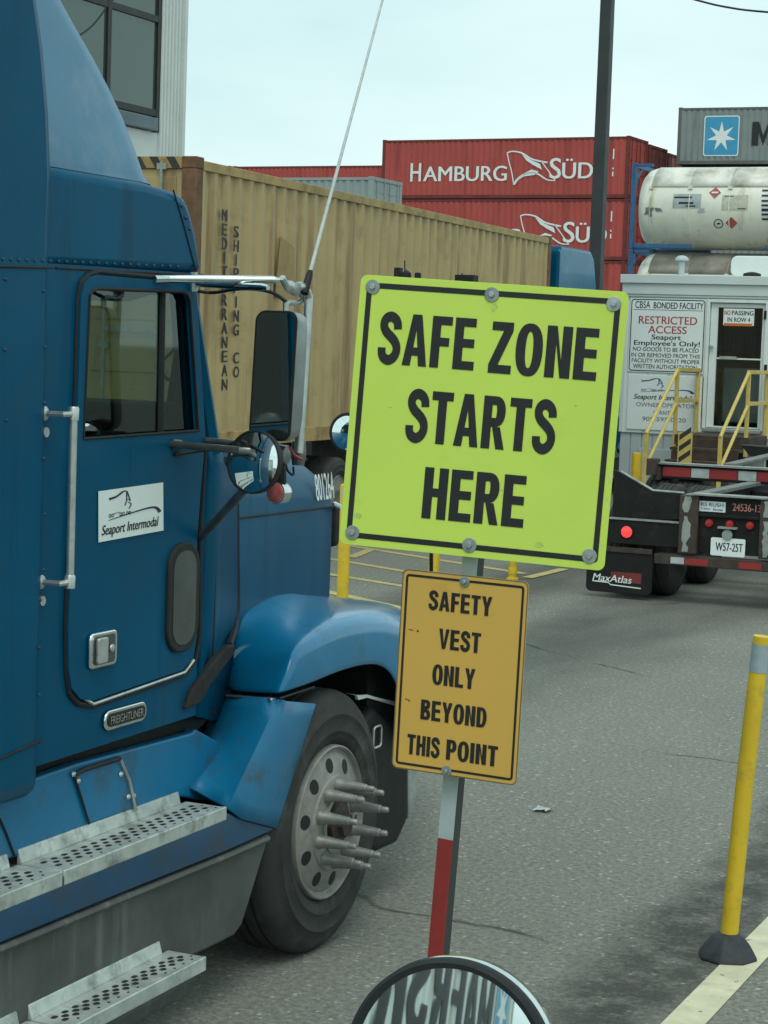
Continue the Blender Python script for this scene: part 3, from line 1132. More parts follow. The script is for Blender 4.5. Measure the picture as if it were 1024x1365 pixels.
# inner wheel housing, engine side, frame
mb = MB()
mb.bb((-3.80, 6.1, .35), (2 * TC + 3.80, 8.1, 1.15))
mb.bb((-3.70, 5.9, .55), (2 * TC + 3.70, 6.18, 1.15))
for sx in (1, -1):
    mb.box((TC + sx * .96, 7.49, .66), (.30, .37, .80))
    mb.box((TC + sx * .62, 7.0, 1.08), (.72, .9, .03))
for sx in (1, -1):
    mb.bb((TC + sx * .36 - .04, -.5, .70), (TC + sx * .36 + .04, 6.2, .98))
mb.build('chassis', 'black', truck)
mb = MB()                                   # pale splash strip seen through the arch
mb.prism(tp([(462, 924), (476, 927), (478, 933), (490, 930), (530, 941), (530, 936), (500, 929), (490, 926), (478, 927)], -3.325), X * -.012)
mb.build('cable_sleeve', 'white', truck, smooth=False)
# bumper end: dark inside with bright leading edge
mb = MB()
bp = tp([(470, 975), (500, 940), (540, 980), (546, 1035), (545, 1094), (531, 1125), (503, 1137), (470, 1130)], -3.31)
mb.prism(bp, X * -2.28)
bump = mb.build('bumper', 'black', truck, bevel=.03)
mb = MB()
mb.prism(tp([(546, 990), (563, 1000), (556, 1060), (546.5, 1094)], -3.31), X * -2.28)
mb.build('bumper_face', 'alum', bump, bevel=.01)
mb = MB()
hk = rrect(P(503, 982, x=-3.30), Y, Z, .075, .085, .015)
mb.tube(hk + [hk[0]], .005, 6)
mb.build('tow_hook', 'alum', bump)

# side fairing: upper skirt, steps, valance
FX = -3.39
mb = MB()
up = tp([(-60, 1075), (102, 1018), (257, 977), (262, 972), (294, 990), (288, 1068), (262, 1066), (241, 1062), (19, 1143), (-60, 1172)], FX)
mb.prism(up, X * -.04)
fair = mb.build('side_fairing', 'blue_low', truck, bevel=.008)
mb = MB()
cv = tp([(99, 1032), (110, 1028), (160, 1012), (172, 1040), (180, 1078), (118, 1098)], FX + .006)
mb.prism(cv, X * -.012)
acc = mb.build('access_door', 'blue_low', fair, bevel=.004)
mb = MB()
mb.tube(tp([(99, 1033), (112, 1026), (160, 1011)], FX + .010), .008, 6)
mb.tube(tp([(99, 1033), (108, 1062), (119, 1098)], FX + .007), .004, 6)
mb.build('hinge_gap', 'seal', acc)
mb = MB()
mb.tube(tp([(160, 1012), (172, 1040), (180, 1078)], FX + .010), .007, 6)
for px, py in ((98, 1032), (104, 1041), (161, 1032), (171, 1062), (180, 1078), (178, 1061)):
    mb.lathe([(.010, 0), (.007, .006), (.001, .008)], P(px, py, x=FX + .008), X, 8)
mb.build('hinge', 'alum', acc)
mb = MB()
mb.tube(tp([(0, 1092), (8, 1110), (20, 1142)], FX + .003), .004, 6)
mb.build('panel_seam', 'seal', fair)
# dark gap above the fairing
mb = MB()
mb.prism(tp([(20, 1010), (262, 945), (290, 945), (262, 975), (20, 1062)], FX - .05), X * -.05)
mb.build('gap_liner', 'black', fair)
# rear wheel-arch panel: sloping inner face + flat outer face
A0 = tp([(290, 926), (330, 929), (368, 931), (372, 931)], -3.0)
inner_t, inner_b = P(290, 926, x=-3.60), P(252, 1050, x=FX)
cr_t, cr_b = P(372, 932, x=-3.245), P(303, 1078, x=-3.225)
mid_t, mid_b = P(352, 931, x=-3.30), P(292, 1072, x=-3.28)
mb = MB()
n = 8
rows = []
for i in range(n + 1):
    t = i / n
    w = t ** 1.3
    def cv_(a, b):
        return a.lerp(b, t)
    e_t, e_b = P(419, 938, x=-3.235), P(367, 1104, x=-3.225)
    rows.append([cv_(inner_t, inner_b), cv_(P(318, 929, x=-3.47), P(262, 1055, x=-3.37)), cv_(mid_t, mid_b), cv_(cr_t, cr_b), cv_(P(380, 935, x=-3.225), P(322, 1092, x=-3.215)), cv_(e_t, e_b), cv_(P(420, 938, x=-3.42), P(368, 1104, x=-3.42))])
mb.loft(rows, False, False)
arch = mb.build('arch_panel', 'blue_low', fair, solid=.012, angle=50)
mb = MB()
mb.tube([P(291, 925, x=-3.58), P(340, 929, x=-3.38), P(373, 931, x=-3.232), P(419, 916, x=-3.232)], .004, 6)
mb.build('arch_seam', 'seal', fair)
mb = MB()
mb.tube([P(291, 926.5, x=-3.57), P(340, 930.5, x=-3.37), P(362, 932, x=-3.26)], .005, 6)
mb.build('arch_trim', 'alum', fair)
# lower blue band and grey valance on the flank
sk = tp([(-60, 1228), (0, 1204), (83, 1168), (300, 1082), (325, 1092), (367, 1104), (360, 1109), (300, 1136), (150, 1196), (0, 1258), (-60, 1283)], -3.225)
mb = MB()
mb.prism(sk, X * -.03)
mb.build('flank_band', pbr('truck_blue_flank', (.006, .065, .15), .36, .1, .35, .15, 3.0, dirt=((.035, .05, .06), .15, 5)), fair, bevel=.006)
va = tp([(-60, 1285), (0, 1260), (150, 1198), (300, 1138), (360, 1111), (337, 1188), (323, 1233), (313, 1247), (292, 1258), (267, 1270), (100, 1342), (-60, 1410)], -3.235)
mb = MB()
mb.prism(va, X * -.03)
val = mb.build('valance', 'valance', fair, bevel=.01)
mb = MB()
mb.tube(tp([(-60, 1290), (0, 1266), (150, 1204), (300, 1143), (357, 1118)], -3.225), .012, 6)
mb.build('valance_rib', 'valance', val)


def tread(name, xi, xo, ya, yb_, z, back, label=None):
    mb = MB()
    mb.bb((xi, ya, z - .012), (xo, yb_, z))
    mb.bb((xo - .004, ya, z - .045), (xo + .008, yb_, z + .002))
    mb.prism([V((xi + .012, ya, z)), V((xi, ya + .0, z + back)), V((xi - .008, ya, z + back)), V((xi - .008, ya, z - .01))], Y * (yb_ - ya - .05))
    st = mb.build(name, 'tread', truck, bevel=.006)
    hb = MB()
    nrow = 3
    k = 0
    pitch = .055
    for r in range(nrow):
        yy = ya + .05 + (r % 2) * pitch / 2
        xx = xi + .055 + r * (xo - xi - .10) / (nrow - 1)
        while yy < yb_ - .04:
            hb.prism(rrect((xx, yy, z), X, Y, .016, .026, .007, 3), Z * .0012)
            if random.random() < .8:
                hb.prism(rrect((xx + .026, yy + pitch / 2, z), X, Y, .008, .010, .0035, 3), Z * .0012)
            yy += pitch
    hb.build('grip_holes', 'hole', st, smooth=False)
    return st


q0, q1 = P(83, 1159, x=-3.232), P(300, 1077, x=-3.232)
zs = (q0.z + q1.z) / 2
tread('step', FX + .005, -3.232, q0.y, q1.y, zs, .042)
tread('step', FX + .005, -3.232, q0.y - 1.25, q0.y - .008, zs, .042)
lz_, lxo = .312, -3.095
tread('step', -3.232, lxo, 4.80, 5.585, lz_, .042)
tread('step', -3.232, lxo, 3.65, 4.79, lz_, .042)
mb = MB()
mb.prism([V((lxo - .004, 3.7, lz_ - .05)), V((lxo - .004, 5.575, lz_ - .05)), V((lxo - .03, 5.55, lz_ - .125)), V((lxo - .03, 3.7, lz_ - .125))], X * -.24)
mb.build('step_support', 'valance', truck, bevel=.02)


# ---- wheels
def tyre_profile(r, w, rr):
    """lathe profile (radius, offset) of a tyre: outer face at offset 0, inwards negative"""
    return [(rr - .002, -.035), (rr + .006, -.012), (rr + .03, .0), (rr + .045, .003), (rr + .050, .0075), (rr + .056, .0075), (rr + .060, .004), (rr + .090, .007), (r - .10, .006), (r - .094, .009), (r - .088, .009), (r - .083, .003), (r - .055, -.006), (r - .025, -.020), (r - .006, -.040), (r, -.060),
            (r, -.085), (r - .012, -.088), (r - .012, -.098), (r, -.101), (r, -w / 2 - .008), (r - .012, -w / 2 - .005), (r - .012, -w / 2 + .005), (r, -w / 2 + .008),
            (r, -w + .101), (r - .012, -w + .098), (r - .012, -w + .088), (r, -w + .085), (r, -w + .06), (r - .025, -w + .02), (r - .10, -w), (rr, -w + .03), (rr - .03, -w + .05)]


def wheel_hole(mb, c, ax, rad, ang, hr, off, axial=.006):
    a = ax.cross(Z).normalized()
    b = ax.cross(a)
    d = a * math.cos(ang) + b * math.sin(ang)
    mb.lathe([(hr, 0), (hr * .98, axial), (.0, axial)], c + d * rad + ax * off, ax, 16)


wc = V((TX, WY, .495))
mb = MB()
mb.lathe(tyre_profile(.497, .29, .292), wc, X, 64)
wheel = mb.build('wheel', 'rubber', truck, angle=50)
mb = MB()
mb.lathe([(.293, -.02), (.290, .002), (.284, .006), (.279, .002), (.274, -.010), (.264, -.012), (.255, -.006), (.190, .010), (.180, .013), (.176, .020), (.170, .022), (.112, .024), (.106, .006), (.10, .0), (.0, .0)], wc, X, 64)
rim = mb.build('rim', 'rim', wheel, angle=40)
for k in range(10):
    mb = MB()
    ph = 2 * math.pi * (k + .2) / 10
    for r_out, lift, dst in ((.0275, .0016, mb),):
        ring = []
        for j in range(20):
            aj = 2 * math.pi * j / 20
            r_ = .2215 + r_out * math.cos(aj)
            pj = ph + r_out * math.sin(aj) / .2215
            off_ = -.006 + (.255 - r_) / .065 * .016 + lift
            ring.append(wc + V((off_, -r_ * math.sin(pj), r_ * math.cos(pj))))
        dst.poly(ring)
    mb.build('hand_hole', 'hole', wheel, normals=False)
mb = MB()
mb.lathe([(.112, .0), (.112, .03), (.095, .034), (.092, .012), (.0, .010)], wc, X, 32)
hubp = mb.build('hub', 'rim', rim)
mb = MB()
mb.lathe([(.088, .012), (.082, .045), (.05, .055), (.046, .075), (.0, .078)], wc, X, 8)
mb.build('hub_cap', pbr('greasy_hub', (.05, .035, .03), .6, .3, var=.4, vscale=20), hubp)
for k in range(10):
    ang = 2 * math.pi * (k + .45) / 10
    aa = X.cross(Z).normalized()
    bb_ = X.cross(aa)
    c = wc + (aa * math.cos(ang) + bb_ * math.sin(ang)) * .146 + X * .022
    mb = MB()
    mb.lathe([(.028, -.002), (.028, .010), (.0240, .018), (.0228, .045), (.0210, .052), (.0150, .120), (.0115, .123), (.0110, .148), (.009, .153), (.0, .154)], c, X, 14)
    mb.build('lug_nut', 'nut', rim, angle=30)
lwh = V((2 * TC - TX, WY, .495))
mb = MB()
mb.lathe(tyre_profile(.497, .29, .292), lwh, -X, 48)
w2 = mb.build('wheel', 'rubber', truck, angle=50)
mb = MB()
mb.lathe([(.293, -.02), (.290, .0), (.274, -.01), (.255, -.045), (.205, -.020), (.176, .012), (.11, .016), (.10, .05), (.0, .05)], lwh, -X, 32)
mb.build('rim', 'rim', w2)
for yy in (1.2, -.1):                        # drive axles behind the sleeper
    for sx in (1, -1):
        c = V((TC + sx * 1.2, yy, .5))
        mb = MB()
        mb.lathe(tyre_profile(.5, .6, .292), c, X * sx, 40)
        w3 = mb.build('wheel', 'rubber', truck, angle=50)
        mb = MB()
        mb.lathe([(.293, -.02), (.285, .0), (.26, -.08), (.2, -.14), (.15, -.14), (.11, -.02), (.0, -.02)], c, X * sx, 32)
        mb.build('rim', 'rim', w3)

# ---- mirrors on the passenger door
MX = -3.02
mb = MB()
t0, t1 = P(226, 371.5, x=CX + .03), P(365, 373, x=MX)
mb.tube([P(205, 372, x=CX + .02), t0, t1, t1 + (t1 - t0) * .06], [.013, .0135, .0125, .004], 12)
b0, b1 = P(262, 378.5, x=CX + .04), P(350, 383, x=MX)
mb.tube([b0, b1, b1 + (b1 - b0) * .08], [.009, .0125, .008], 12)
arm = mb.build('mirror_arm', 'chrome', truck)
mb = MB()
mb.tube(smoothpts([P(376, 370, x=MX), P(384, 384, x=MX), P(390, 386, x=MX), P(394, 382, x=MX)], 4), .011, 8)
mb.tube(smoothpts([P(381, 408, x=MX), P(384, 403, x=MX), P(396, 404, x=MX), P(403, 396, x=MX), P(396, 380, x=MX)], 4), .009, 8)
mb.lathe([(.012, -.03), (.02, -.01), (.018, .03), (.0, .035)], P(388, 383, x=MX), V((.2, 1, -.4)), 10)
mb.tube([P(381, 414, x=MX), P(381, 402, x=MX)], .01, 8)
mb.tube([P(258, 363, x=CX + .03), P(259, 388, x=CX + .03)], .014, 8)
mb.build('bracket', 'alum', arm)
mb = MB()
mb.tube(smoothpts([P(264, 388, x=CX + .04), P(285, 390, x=CX + .08), P(320, 385, x=MX - .1), P(360, 389, x=MX), P(381, 402, x=MX)], 5), .006, 6)
mb.build('cable', 'black', arm)
mb = MB()
hoop = smoothpts([P(396, 382, x=MX + .02), P(404, 383, x=MX + .02), P(410, 393, x=MX + .02), P(410.5, 410, x=MX + .02), P(405, 500, x=MX + .02), P(398, 604, x=MX + .02)], 6)
mb.tube(hoop, .0155, 12)
mb.build('mirror_hoop', 'alum', arm)
# tall flat mirror: glass looks back to the driver, chrome shell behind it
ga, gb2, gc2, gd = P(352, 414, x=MX + .0), P(391, 415, x=MX + .0), P(382, 590, x=MX + .0), P(344, 586, x=MX + .0)
mh = (P(370, 414, x=MX) - P(364, 588, x=MX)).length
mc = P(368, 501, x=MX)
mu = V((.995, -.08, 0)).normalized()
mw = .158
md_ = V((-mu.y, mu.x, 0)) * -1          # towards the rear
if md_.y > 0:
    md_ = -md_
tilt = (P(372, 414, x=MX) - P(363, 588, x=MX)).normalized()
tilt = V((0.05, -.03, 1)).normalized()
mb = MB()
ol = rrect(mc, mu, tilt, mw, mh, .035, 6)
mb.loft([[p + md_ * .015 for p in ol], ol, [mc + (p - mc) * .97 - md_ * .045 for p in ol], [mc + (p - mc) * .80 - md_ * .075 for p in ol]], True, True)
mir = mb.build('side_mirror', pbr('dull_mirror_shell', (.30, .33, .33), .35, .8, var=.2, vscale=10), truck, angle=35)
mb = MB()
mb.prism(rrect(mc + md_ * .014, mu, tilt, mw * .99, mh * .99, .034, 6), md_ * .006)
mb.build('mirror_rim', 'seal', mir)
mb = MB()
mb.prism(rrect(mc + md_ * .020, mu, tilt, mw * .90, mh * .965, .026, 6), md_ * .002)
mb.build('mirror_glass', 'darkmirror', mir)
# lower arms, round convex mirror, lamp
mb = MB()
mb.tube([P(229, 592, x=CX + .02), P(318, 600, x=MX - .04), P(385, 606, x=MX)], [.0125, .0115, .011], 10)
mb.tube([P(275, 587, x=CX + .02), P(385, 598, x=MX)], .011, 10)
mb.tube([P(229, 592, x=CX + .02), P(240, 593, x=CX + .03)], .0175, 10)
mb.tube([P(268, 716, x=CX + .02), P(327, 652, x=MX - .06), P(375, 606, x=MX)], .0145, 10)
mb.lathe([(.03, -.03), (.035, .0), (.03, .03), (.0, .035)], P(372, 606, x=MX), X, 12)
mb.lathe([(.02, -.04), (.026, .0), (.022, .04), (.0, .045)], P(398, 604, x=MX), Z, 12)
mb.build('mirror_arm', pbr('dull_mirror_arm', (.16, .17, .165), .35, .7, var=.3, vscale=20), truck)
mb = MB()
mb.tube(smoothpts([P(232, 606, x=CX + .02), P(270, 600, x=CX + .06), P(300, 597, x=CX + .15), P(318, 588, x=MX - .1), P(330, 592, x=MX)], 5), .007, 6)
mb.tube(smoothpts([P(398, 598, x=MX), P(404, 606, x=MX), P(402, 614, x=MX), P(408, 612, x=MX)], 5), .006, 6)
mb.tube(smoothpts([P(381, 618, x=MX), P(384, 628, x=MX), P(391, 633, x=MX), P(391, 622, x=MX)], 5), .004, 6)
mb.build('cable', 'seal', truck)
mb = MB()
mb.tube(smoothpts([P(386, 596, x=MX + .03), P(392, 606, x=MX + .03), P(402, 612, x=MX + .03)], 5), .005, 6)
mb.build('cable', 'redink', truck)
cc = P(340, 616, x=MX - .02)
cn = (EYEP - cc).normalized()
cn = (cn + V((-.62, -.18, .05))).normalized()
cr_ = (P(340, 573, x=MX).z - P(340, 659, x=MX).z) / 2
mb = MB()
mb.lathe([(cr_ * .98, .0), (cr_, .004), (cr_, .012), (cr_ * .95, .014), (cr_ * .94, .009), (.0, .009)][::-1] + [(cr_ * .98, -.012), (cr_ * .7, -.035), (.0, -.05)], cc, cn, 40)
cm = mb.build('round_mirror', 'seal', truck, angle=40)
mb = MB()
Rk = cr_ * 2.2
prof = [(cr_ * .945 * k / 10, .010 + (math.sqrt(Rk * Rk - (cr_ * .945 * k / 10) ** 2) - math.sqrt(Rk * Rk - (cr_ * .945) ** 2))) for k in range(10, -1, -1)]
mb.lathe(prof, cc, cn, 48)
mb.build('mirror_glass', 'mirror', cm, angle=80)
mb = MB()
mb.tube([cc - cn * .045, P(350, 606, x=MX)], .014, 8)
mb.build('mirror_stem', 'black', cm)
mb = MB()
lq = P(369, 657, x=MX)
ln = V((-.18, -1, .04)).normalized()
mb.lathe([(.0, -.05), (.026, -.048), (.034, -.038), (.037, -.0), (.037, .006), (.033, .007)], lq, ln, 24)
ml = mb.build('marker_lamp', 'chrome', truck)
mb = MB()
mb.lathe([(.035, .003), (.033, .010), (.02, .015), (.0, .017)], lq, ln, 24)
mb.build('lens', 'pinklens', ml)
mb = MB()
mb.tube([lq - ln * .03, P(372, 634, x=MX), P(372, 606, x=MX)], [.014, .024, .024], 10)
mb.build('lamp_stem', 'black', ml)
# whip antenna
mb = MB()
an0, an1 = P(408, 383, x=MX + .03), P(510, 0, x=MX + .03)
dirn = (an1 - an0)
mb.tube([an0, an0 + dirn * .5, an0 + dirn * 1.3], [.0065, .0055, .0035], 8)
ant = mb.build('antenna', 'whip', truck)
mb = MB()
mb.tube([an0 - dirn * .02, an0 + dirn * .04, an0 + dirn * .055], [.014, .012, .008], 8)
mb.build('antenna_base', 'black', ant)
# small round mirror on a white tube bracket over the front fender
FMX = -3.62
c = P(464, 577, x=FMX)
n_ = ((EYEP - c).normalized() + V((-.5, -.3, 0))).normalized()
r2 = (P(464, 549, x=FMX).z - P(464, 603, x=FMX).z) / 2
mb = MB()
mb.lathe([(.0, -.03), (r2 * .8, -.02), (r2, -.005), (r2, .008), (r2 * .92, .010)], c, n_, 32)
fm = mb.build('round_mirror', 'seal', truck)
mb = MB()
mb.lathe([(r2 * .93 * k / 8, .006 + .25 * r2 * (1 - (k / 8) ** 2)) for k in range(8, -1, -1)], c, n_, 32)
mb.build('mirror_glass', 'mirror', fm, angle=80)
mb = MB()
mb.tube(smoothpts([c - n_ * .03, P(480, 582, x=FMX), P(488, 610, x=FMX), P(484, 640, x=FMX)], 5), .012, 8)
mb.build('mirror_stem', 'white', fm)

# ================================================================== SAFETY SIGN ON ITS POST


def pose(pos, yaw, pitch, roll):
    return M.Translation(V(pos)) @ (M.Rotation(R_(yaw), 4, 'Z') @ M.Rotation(R_(pitch), 4, 'X') @ M.Rotation(R_(roll), 4, 'Y'))


LPOSE = pose((-1.66, 4.187, 2.122), 8.28, -2.32, 2.27)
OPOSE = pose((-1.683, 4.173, 1.548), -.28, -.34, 1.19)
sp = thing('sign_post', 'lime sign above an orange sign on one red and grey banded post', 'sign', (-1.73, 4.23, 0))


def sgn(Pm, u, v, w=0):
    return Pm @ V((u, w, v))


def sign_panel(name, Pm, w, h, r, mat, border, bw, bolts, lines, label, heavy):
    U = (Pm.to_3x3() @ X).normalized()
    Vv = (Pm.to_3x3() @ Z).normalized()
    N = (Pm.to_3x3() @ Y).normalized()      # away from the viewer
    c = Pm.translation.copy()
    mb = MB()
    mb.prism(rrect(c, U, Vv, w, h, r, 6), N * .0025)
    pn = mb.build(name, mat, sp, bevel=.0006, label=label)
    mb = MB()
    ow, oh = border
    a = rrect(c - N * .0008, U, Vv, ow, oh, .008, 3)
    b = rrect(c - N * .0008, U, Vv, ow - 2 * bw, oh - 2 * bw, .003, 3)
    n = len(a)
    A = [mb.bm.verts.new(p) for p in a]
    B = [mb.bm.verts.new(p) for p in b]
    for k in range(n):
        mb.bm.faces.new((A[k], A[(k + 1) % n], B[(k + 1) % n], B[k]))
    mb.build('border', 'ink', pn, smooth=False, normals=False)
    for body, x0, y0, lw, lh in lines:
        mb = MB()
        block(mb, body, c - N * .0012 + U * x0 + Vv * y0, U, Vv, lw, lh)
        mb.build('lettering', 'ink', pn, smooth=False, normals=False)
    for bu, bv, br in bolts:
        q = c + U * bu + Vv * bv
        mb = MB()
        mb.lathe([(br, .0), (br, -.0022), (br * .95, -.003), (br * .42, -.0032), (br * .42, -.003), (.0, -.003)], q, N, 28)
        wsh = mb.build('washer', 'washer' if random.random() < .6 else 'galv', pn)
        mb = MB()
        rot = random.random()
        hexr = [q - N * .003 + (U * math.cos(rot + k * math.pi / 3) + Vv * math.sin(rot + k * math.pi / 3)) * br * .42 for k in range(6)]
        mb.prism(hexr, N * -.006)
        mb.build('bolt', 'galv', wsh, bevel=.001)
    return pn


lime = sign_panel('sign_panel', LPOSE, .61, .61, .016, 'lime', (.578, .577), .0125,
                  [(-.2750, .2790, .0165), (.0005, .2795, .0165), (.2740, .2770, .0165), (-.2745, -.2770, .0165), (-.0012, -.2785, .0165), (.2700, -.2755, .0165)],
                  [('SAFE', -.250, .109, .223, .115), ('ZONE', .006, .107, .243, .114), ('STARTS', -.1705, -.0605, .340, .117), ('HERE', -.1172, -.2285, .2335, .1150)],
                  'lime green square panel reading safe zone starts here', True)
orange = sign_panel('sign_panel', OPOSE, .305, .457, .014, 'orange', (.286, .436), .0055,
                    [(.0002, .2135, .0122), (-.0165, -.2180, .0122)],
                    [('SAFETY', -.0835, .1425, .1525, .0435), ('VEST', -.0540, .0570, .1015, .0455), ('ONLY', -.0645, -.0255, .1035, .0460), ('BEYOND', -.0880, -.1085, .1605, .0455),
                     ('THIS', -.1165, -.1920, .0800, .0460), ('POINT', -.0198, -.1918, .1240, .0460)],
                    'orange panel reading safety vest only beyond this point', True)
# faint smudges and scuffs on the lime sheeting
U, Vv, N = [(LPOSE.to_3x3() @ q).normalized() for q in (X, Z, Y)]
MAT['smudge'] = pbr('sheeting_smudge', (.44, .56, .12), .5, var=.2, vscale=30)
MAT['scuff'] = pbr('sheeting_scuff', (.60, .66, .40), .5, var=.2, vscale=30)
for su, sv, w, h, mt_ in ((.155, -.262, .030, .014, 'smudge'), (-.265, -.238, .022, .016, 'smudge'), (.008, .252, .020, .022, 'smudge'), (.300, -.10, .006, .03, 'scuff'), (.297, -.145, .004, .012, 'scuff'), (-.21, .012, .012, .004, 'smudge'), (.21, .05, .010, .003, 'smudge'), (.06, -.15, .008, .003, 'smudge')):
    mb = MB()
    q = LPOSE.translation - N * .0005 + U * su + Vv * sv
    mb.poly([q + U * (w / 2 * random.uniform(.55, 1) * math.cos(k * math.pi / 8)) + Vv * (h / 2 * random.uniform(.55, 1) * math.sin(k * math.pi / 8)) for k in range(16)])
    mb.build('smudge' if mt_ == 'smudge' else 'scuff', mt_, lime, smooth=False, normals=False)
# thin dark edge line of the orange panel and its small scratches
mb = MB()
U, Vv, N = [(OPOSE.to_3x3() @ q).normalized() for q in (X, Z, Y)]
a = rrect(OPOSE.translation - N * .0004, U, Vv, .3049, .4569, .014, 6)
b = rrect(OPOSE.translation - N * .0004, U, Vv, .299, .451, .012, 6)
A = [mb.bm.verts.new(p) for p in a]
B = [mb.bm.verts.new(p) for p in b]
for k in range(len(A)):
    mb.bm.faces.new((A[k], A[(k + 1) % len(A)], B[(k + 1) % len(A)], B[k]))
mb.build('edge', 'signedge', orange, smooth=False, normals=False)
mb = MB()
for x0, y0, x1, y1, w in ((-.129, .092, -.117, .091, .0018), (-.109, .0915, -.104, .0895, .004), (-.128, -.067, -.120, -.068, .002), (-.119, -.068, -.117, -.0725, .003)):
    p, q = OPOSE @ V((x0, -.001, y0)), OPOSE @ V((x1, -.001, y1))
    n = (q - p).cross(N).normalized() * w / 2
    mb.poly([p - n, q - n * .6, q + n * .6, p + n])
mb.build('scratch', 'ink', orange, smooth=False, normals=False)

# square tube post, leaning with the sign; bands painted on its front
pt = P(624, 772, y=4.205)
pb = P(579.5, 1278, y=4.205)
ax = (pt - pb).normalized()
ux = (X - ax * ax.x).normalized()
pa = 1.0
lft = (P(589, 1150, y=4.205) - P(582, 1150, y=4.205))
hw_ = (P(596, 1150, y=4.205).x - P(576, 1150, y=4.205).x) / 2
front_c = lambda s: pb + ax * s
Lp = (pt - pb).length
seg = []
sred0, sred1 = -.02, (P(590, 1118, y=4.205) - pb).length
tot = pb.z / ax.z


def bar(mb, s0, s1, w, y0, y1):
    c0, c1 = front_c(s0), front_c(s1)
    mb.prism([c0 - ux * w + Y * y0, c0 + ux * w + Y * y0, c0 + ux * w + Y * y1, c0 - ux * w + Y * y1], c1 - c0)


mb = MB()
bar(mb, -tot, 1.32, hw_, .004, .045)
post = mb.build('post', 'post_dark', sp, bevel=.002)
mb = MB()
bar(mb, -tot + .0, -.42, hw_ - .0005, .0, .0045)
mb.build('grey_band', 'post_grey', post, smooth=False)
mb = MB()
bar(mb, sred1, 1.31, hw_ - .0005, .0, .0045)
mb.build('grey_band', 'post_grey', post, smooth=False)
mb = MB()
bar(mb, -.42, sred1, hw_ - .0005, .0, .0045)
mb.build('red_band', 'post_red', post, smooth=False)
mb = MB()
bq = front_c(-tot)
mb.lathe([(.0, .0), (.16, .0), (.15, .03), (.06, .055), (.05, .08), (.0, .08)], V((bq.x, bq.y + .02, 0)), Z, 24)
mb.build('base', 'baserub', sp)

# ================================================================== YELLOW DELINEATOR ON THE LANE LINE
db = P(970, 1277, z=0)
dl = thing('delineator_post', 'leaning yellow delineator post with grey band and black rubber base on the cream line', 'delineator', (db.x, db.y, 0))
dtp = P(1016, 848, y=db.y)
d_ax = (dtp - (db + Z * .06))
mb = MB()
b0 = db + Z * .06
mb.tube([b0, b0 + d_ax * .5 - X * .004, dtp], [.034, .034, .033], 24)
st = mb.build('post', 'yellow', dl)
mb = MB()
mb.tube([b0 + d_ax * .885, b0 + d_ax * .975], .0345, 24, False)
mb.build('reflective_band', 'reflect', st)
mb = MB()
mb.lathe([(.0, .0), (.115, .0), (.116, .012), (.095, .045), (.062, .085), (.045, .095), (.040, .10), (.0, .10)], db, Z, 8)
mb.build('base', 'baserub', dl, bevel=.008, angle=60)

q = P(722, 1082, z=0)
mb = MB()
pts = [[mb.bm.verts.new((q.x + (i - 2) * .019 + random.uniform(-.008, .008), q.y + (j - 1) * .028 + random.uniform(-.01, .01), .006 + random.uniform(0, .016))) for j in range(4)] for i in range(5)]
for i in range(4):
    for j in range(3):
        mb.bm.faces.new((pts[i][j], pts[i + 1][j], pts[i + 1][j + 1], pts[i][j + 1]))
o = mb.build('paper_scrap', 'tapewhite', smooth=False)
tag(o, 'small crumpled white paper scrap on the bare asphalt', 'litter')

# ================================================================== BOLLARDS
BG = 'yellow bollards along the stalls'


def bollard(q, r, h, label, group=BG, band=False):
    t = thing('bollard', label, 'bollard', (q.x, q.y, 0), group)
    mb = MB()
    mb.lathe([(.0, .0), (r * 1.5, .0), (r * 1.5, .02), (r, .025), (r, h - .03), (r * .93, h - .01), (r * .6, h), (.0, h)], q, Z, 20)
    mb.build('post', 'yellow', t)
    if band:
        mb = MB()
        mb.lathe([(r * 1.12, .06), (r * 1.12, .12), (r * 1.03, .13)], q, Z, 20)
        mb.build('collar', 'yellow', t)
    return t


bollard(P(456, 812, z=0), .052, 1.10, 'yellow bollard beside the nose of the nearest blue truck')
bollard(P(683, 773, z=0), .042, .95, 'yellow bollard with a collar where the long yellow stall line ends', band=True)
bollard(P(847, 662, y=29.5) * 1 - Z * P(847, 662, y=29.5).z, .075, .86, 'yellow bollard in front of a corner of the white office cabin')
# gate equipment post: its head shows above the lime sign
q = P(577, 790, z=0)
ep = thing('equipment_post', 'yellow post carrying small black horns and a box, mostly hidden behind the lime sign', 'post', (q.x, q.y, 0))
mb = MB()
mb.lathe([(.0, .0), (.09, .0), (.09, .02), (.05, .03), (.05, 2.72), (.0, 2.73)], q, Z, 16)
mb.build('post', 'yellow', ep)
mb = MB()
l_, r_ = P(530, 376, y=q.y), P(626, 380, y=q.y)
mb.tube([l_, r_], .03, 10)
mb.build('cross_arm', 'black', ep)
mb = MB()
for px, w, h in ((531, .055, .13),):
    c = P(px, 366, y=q.y)
    mb.box(c, (w, .08, h))
c = P(541.5, 372, y=q.y)
mb.lathe([(.0, -.05), (.055, -.05), (.045, .06), (.0, .09)], c, Z, 16)
c = P(557, 371, y=q.y)
mb.lathe([(.0, -.05), (.035, -.05), (.03, .05), (.0, .06)], c, Z, 12)
mb.tube([P(540, 372, y=q.y), P(539.5, 347, y=q.y)], .006, 6)
mb.build('horn', 'black', ep, bevel=.006)
mb = MB()
mb.box(P(622, 373, y=q.y), (.19, .12, .09))
mb.tube([P(616, 372, y=q.y), P(616, 364, y=q.y)], .008, 6)
mb.build('junction_box', 'black', ep, bevel=.01)

# ================================================================== SHIPPING CONTAINERS


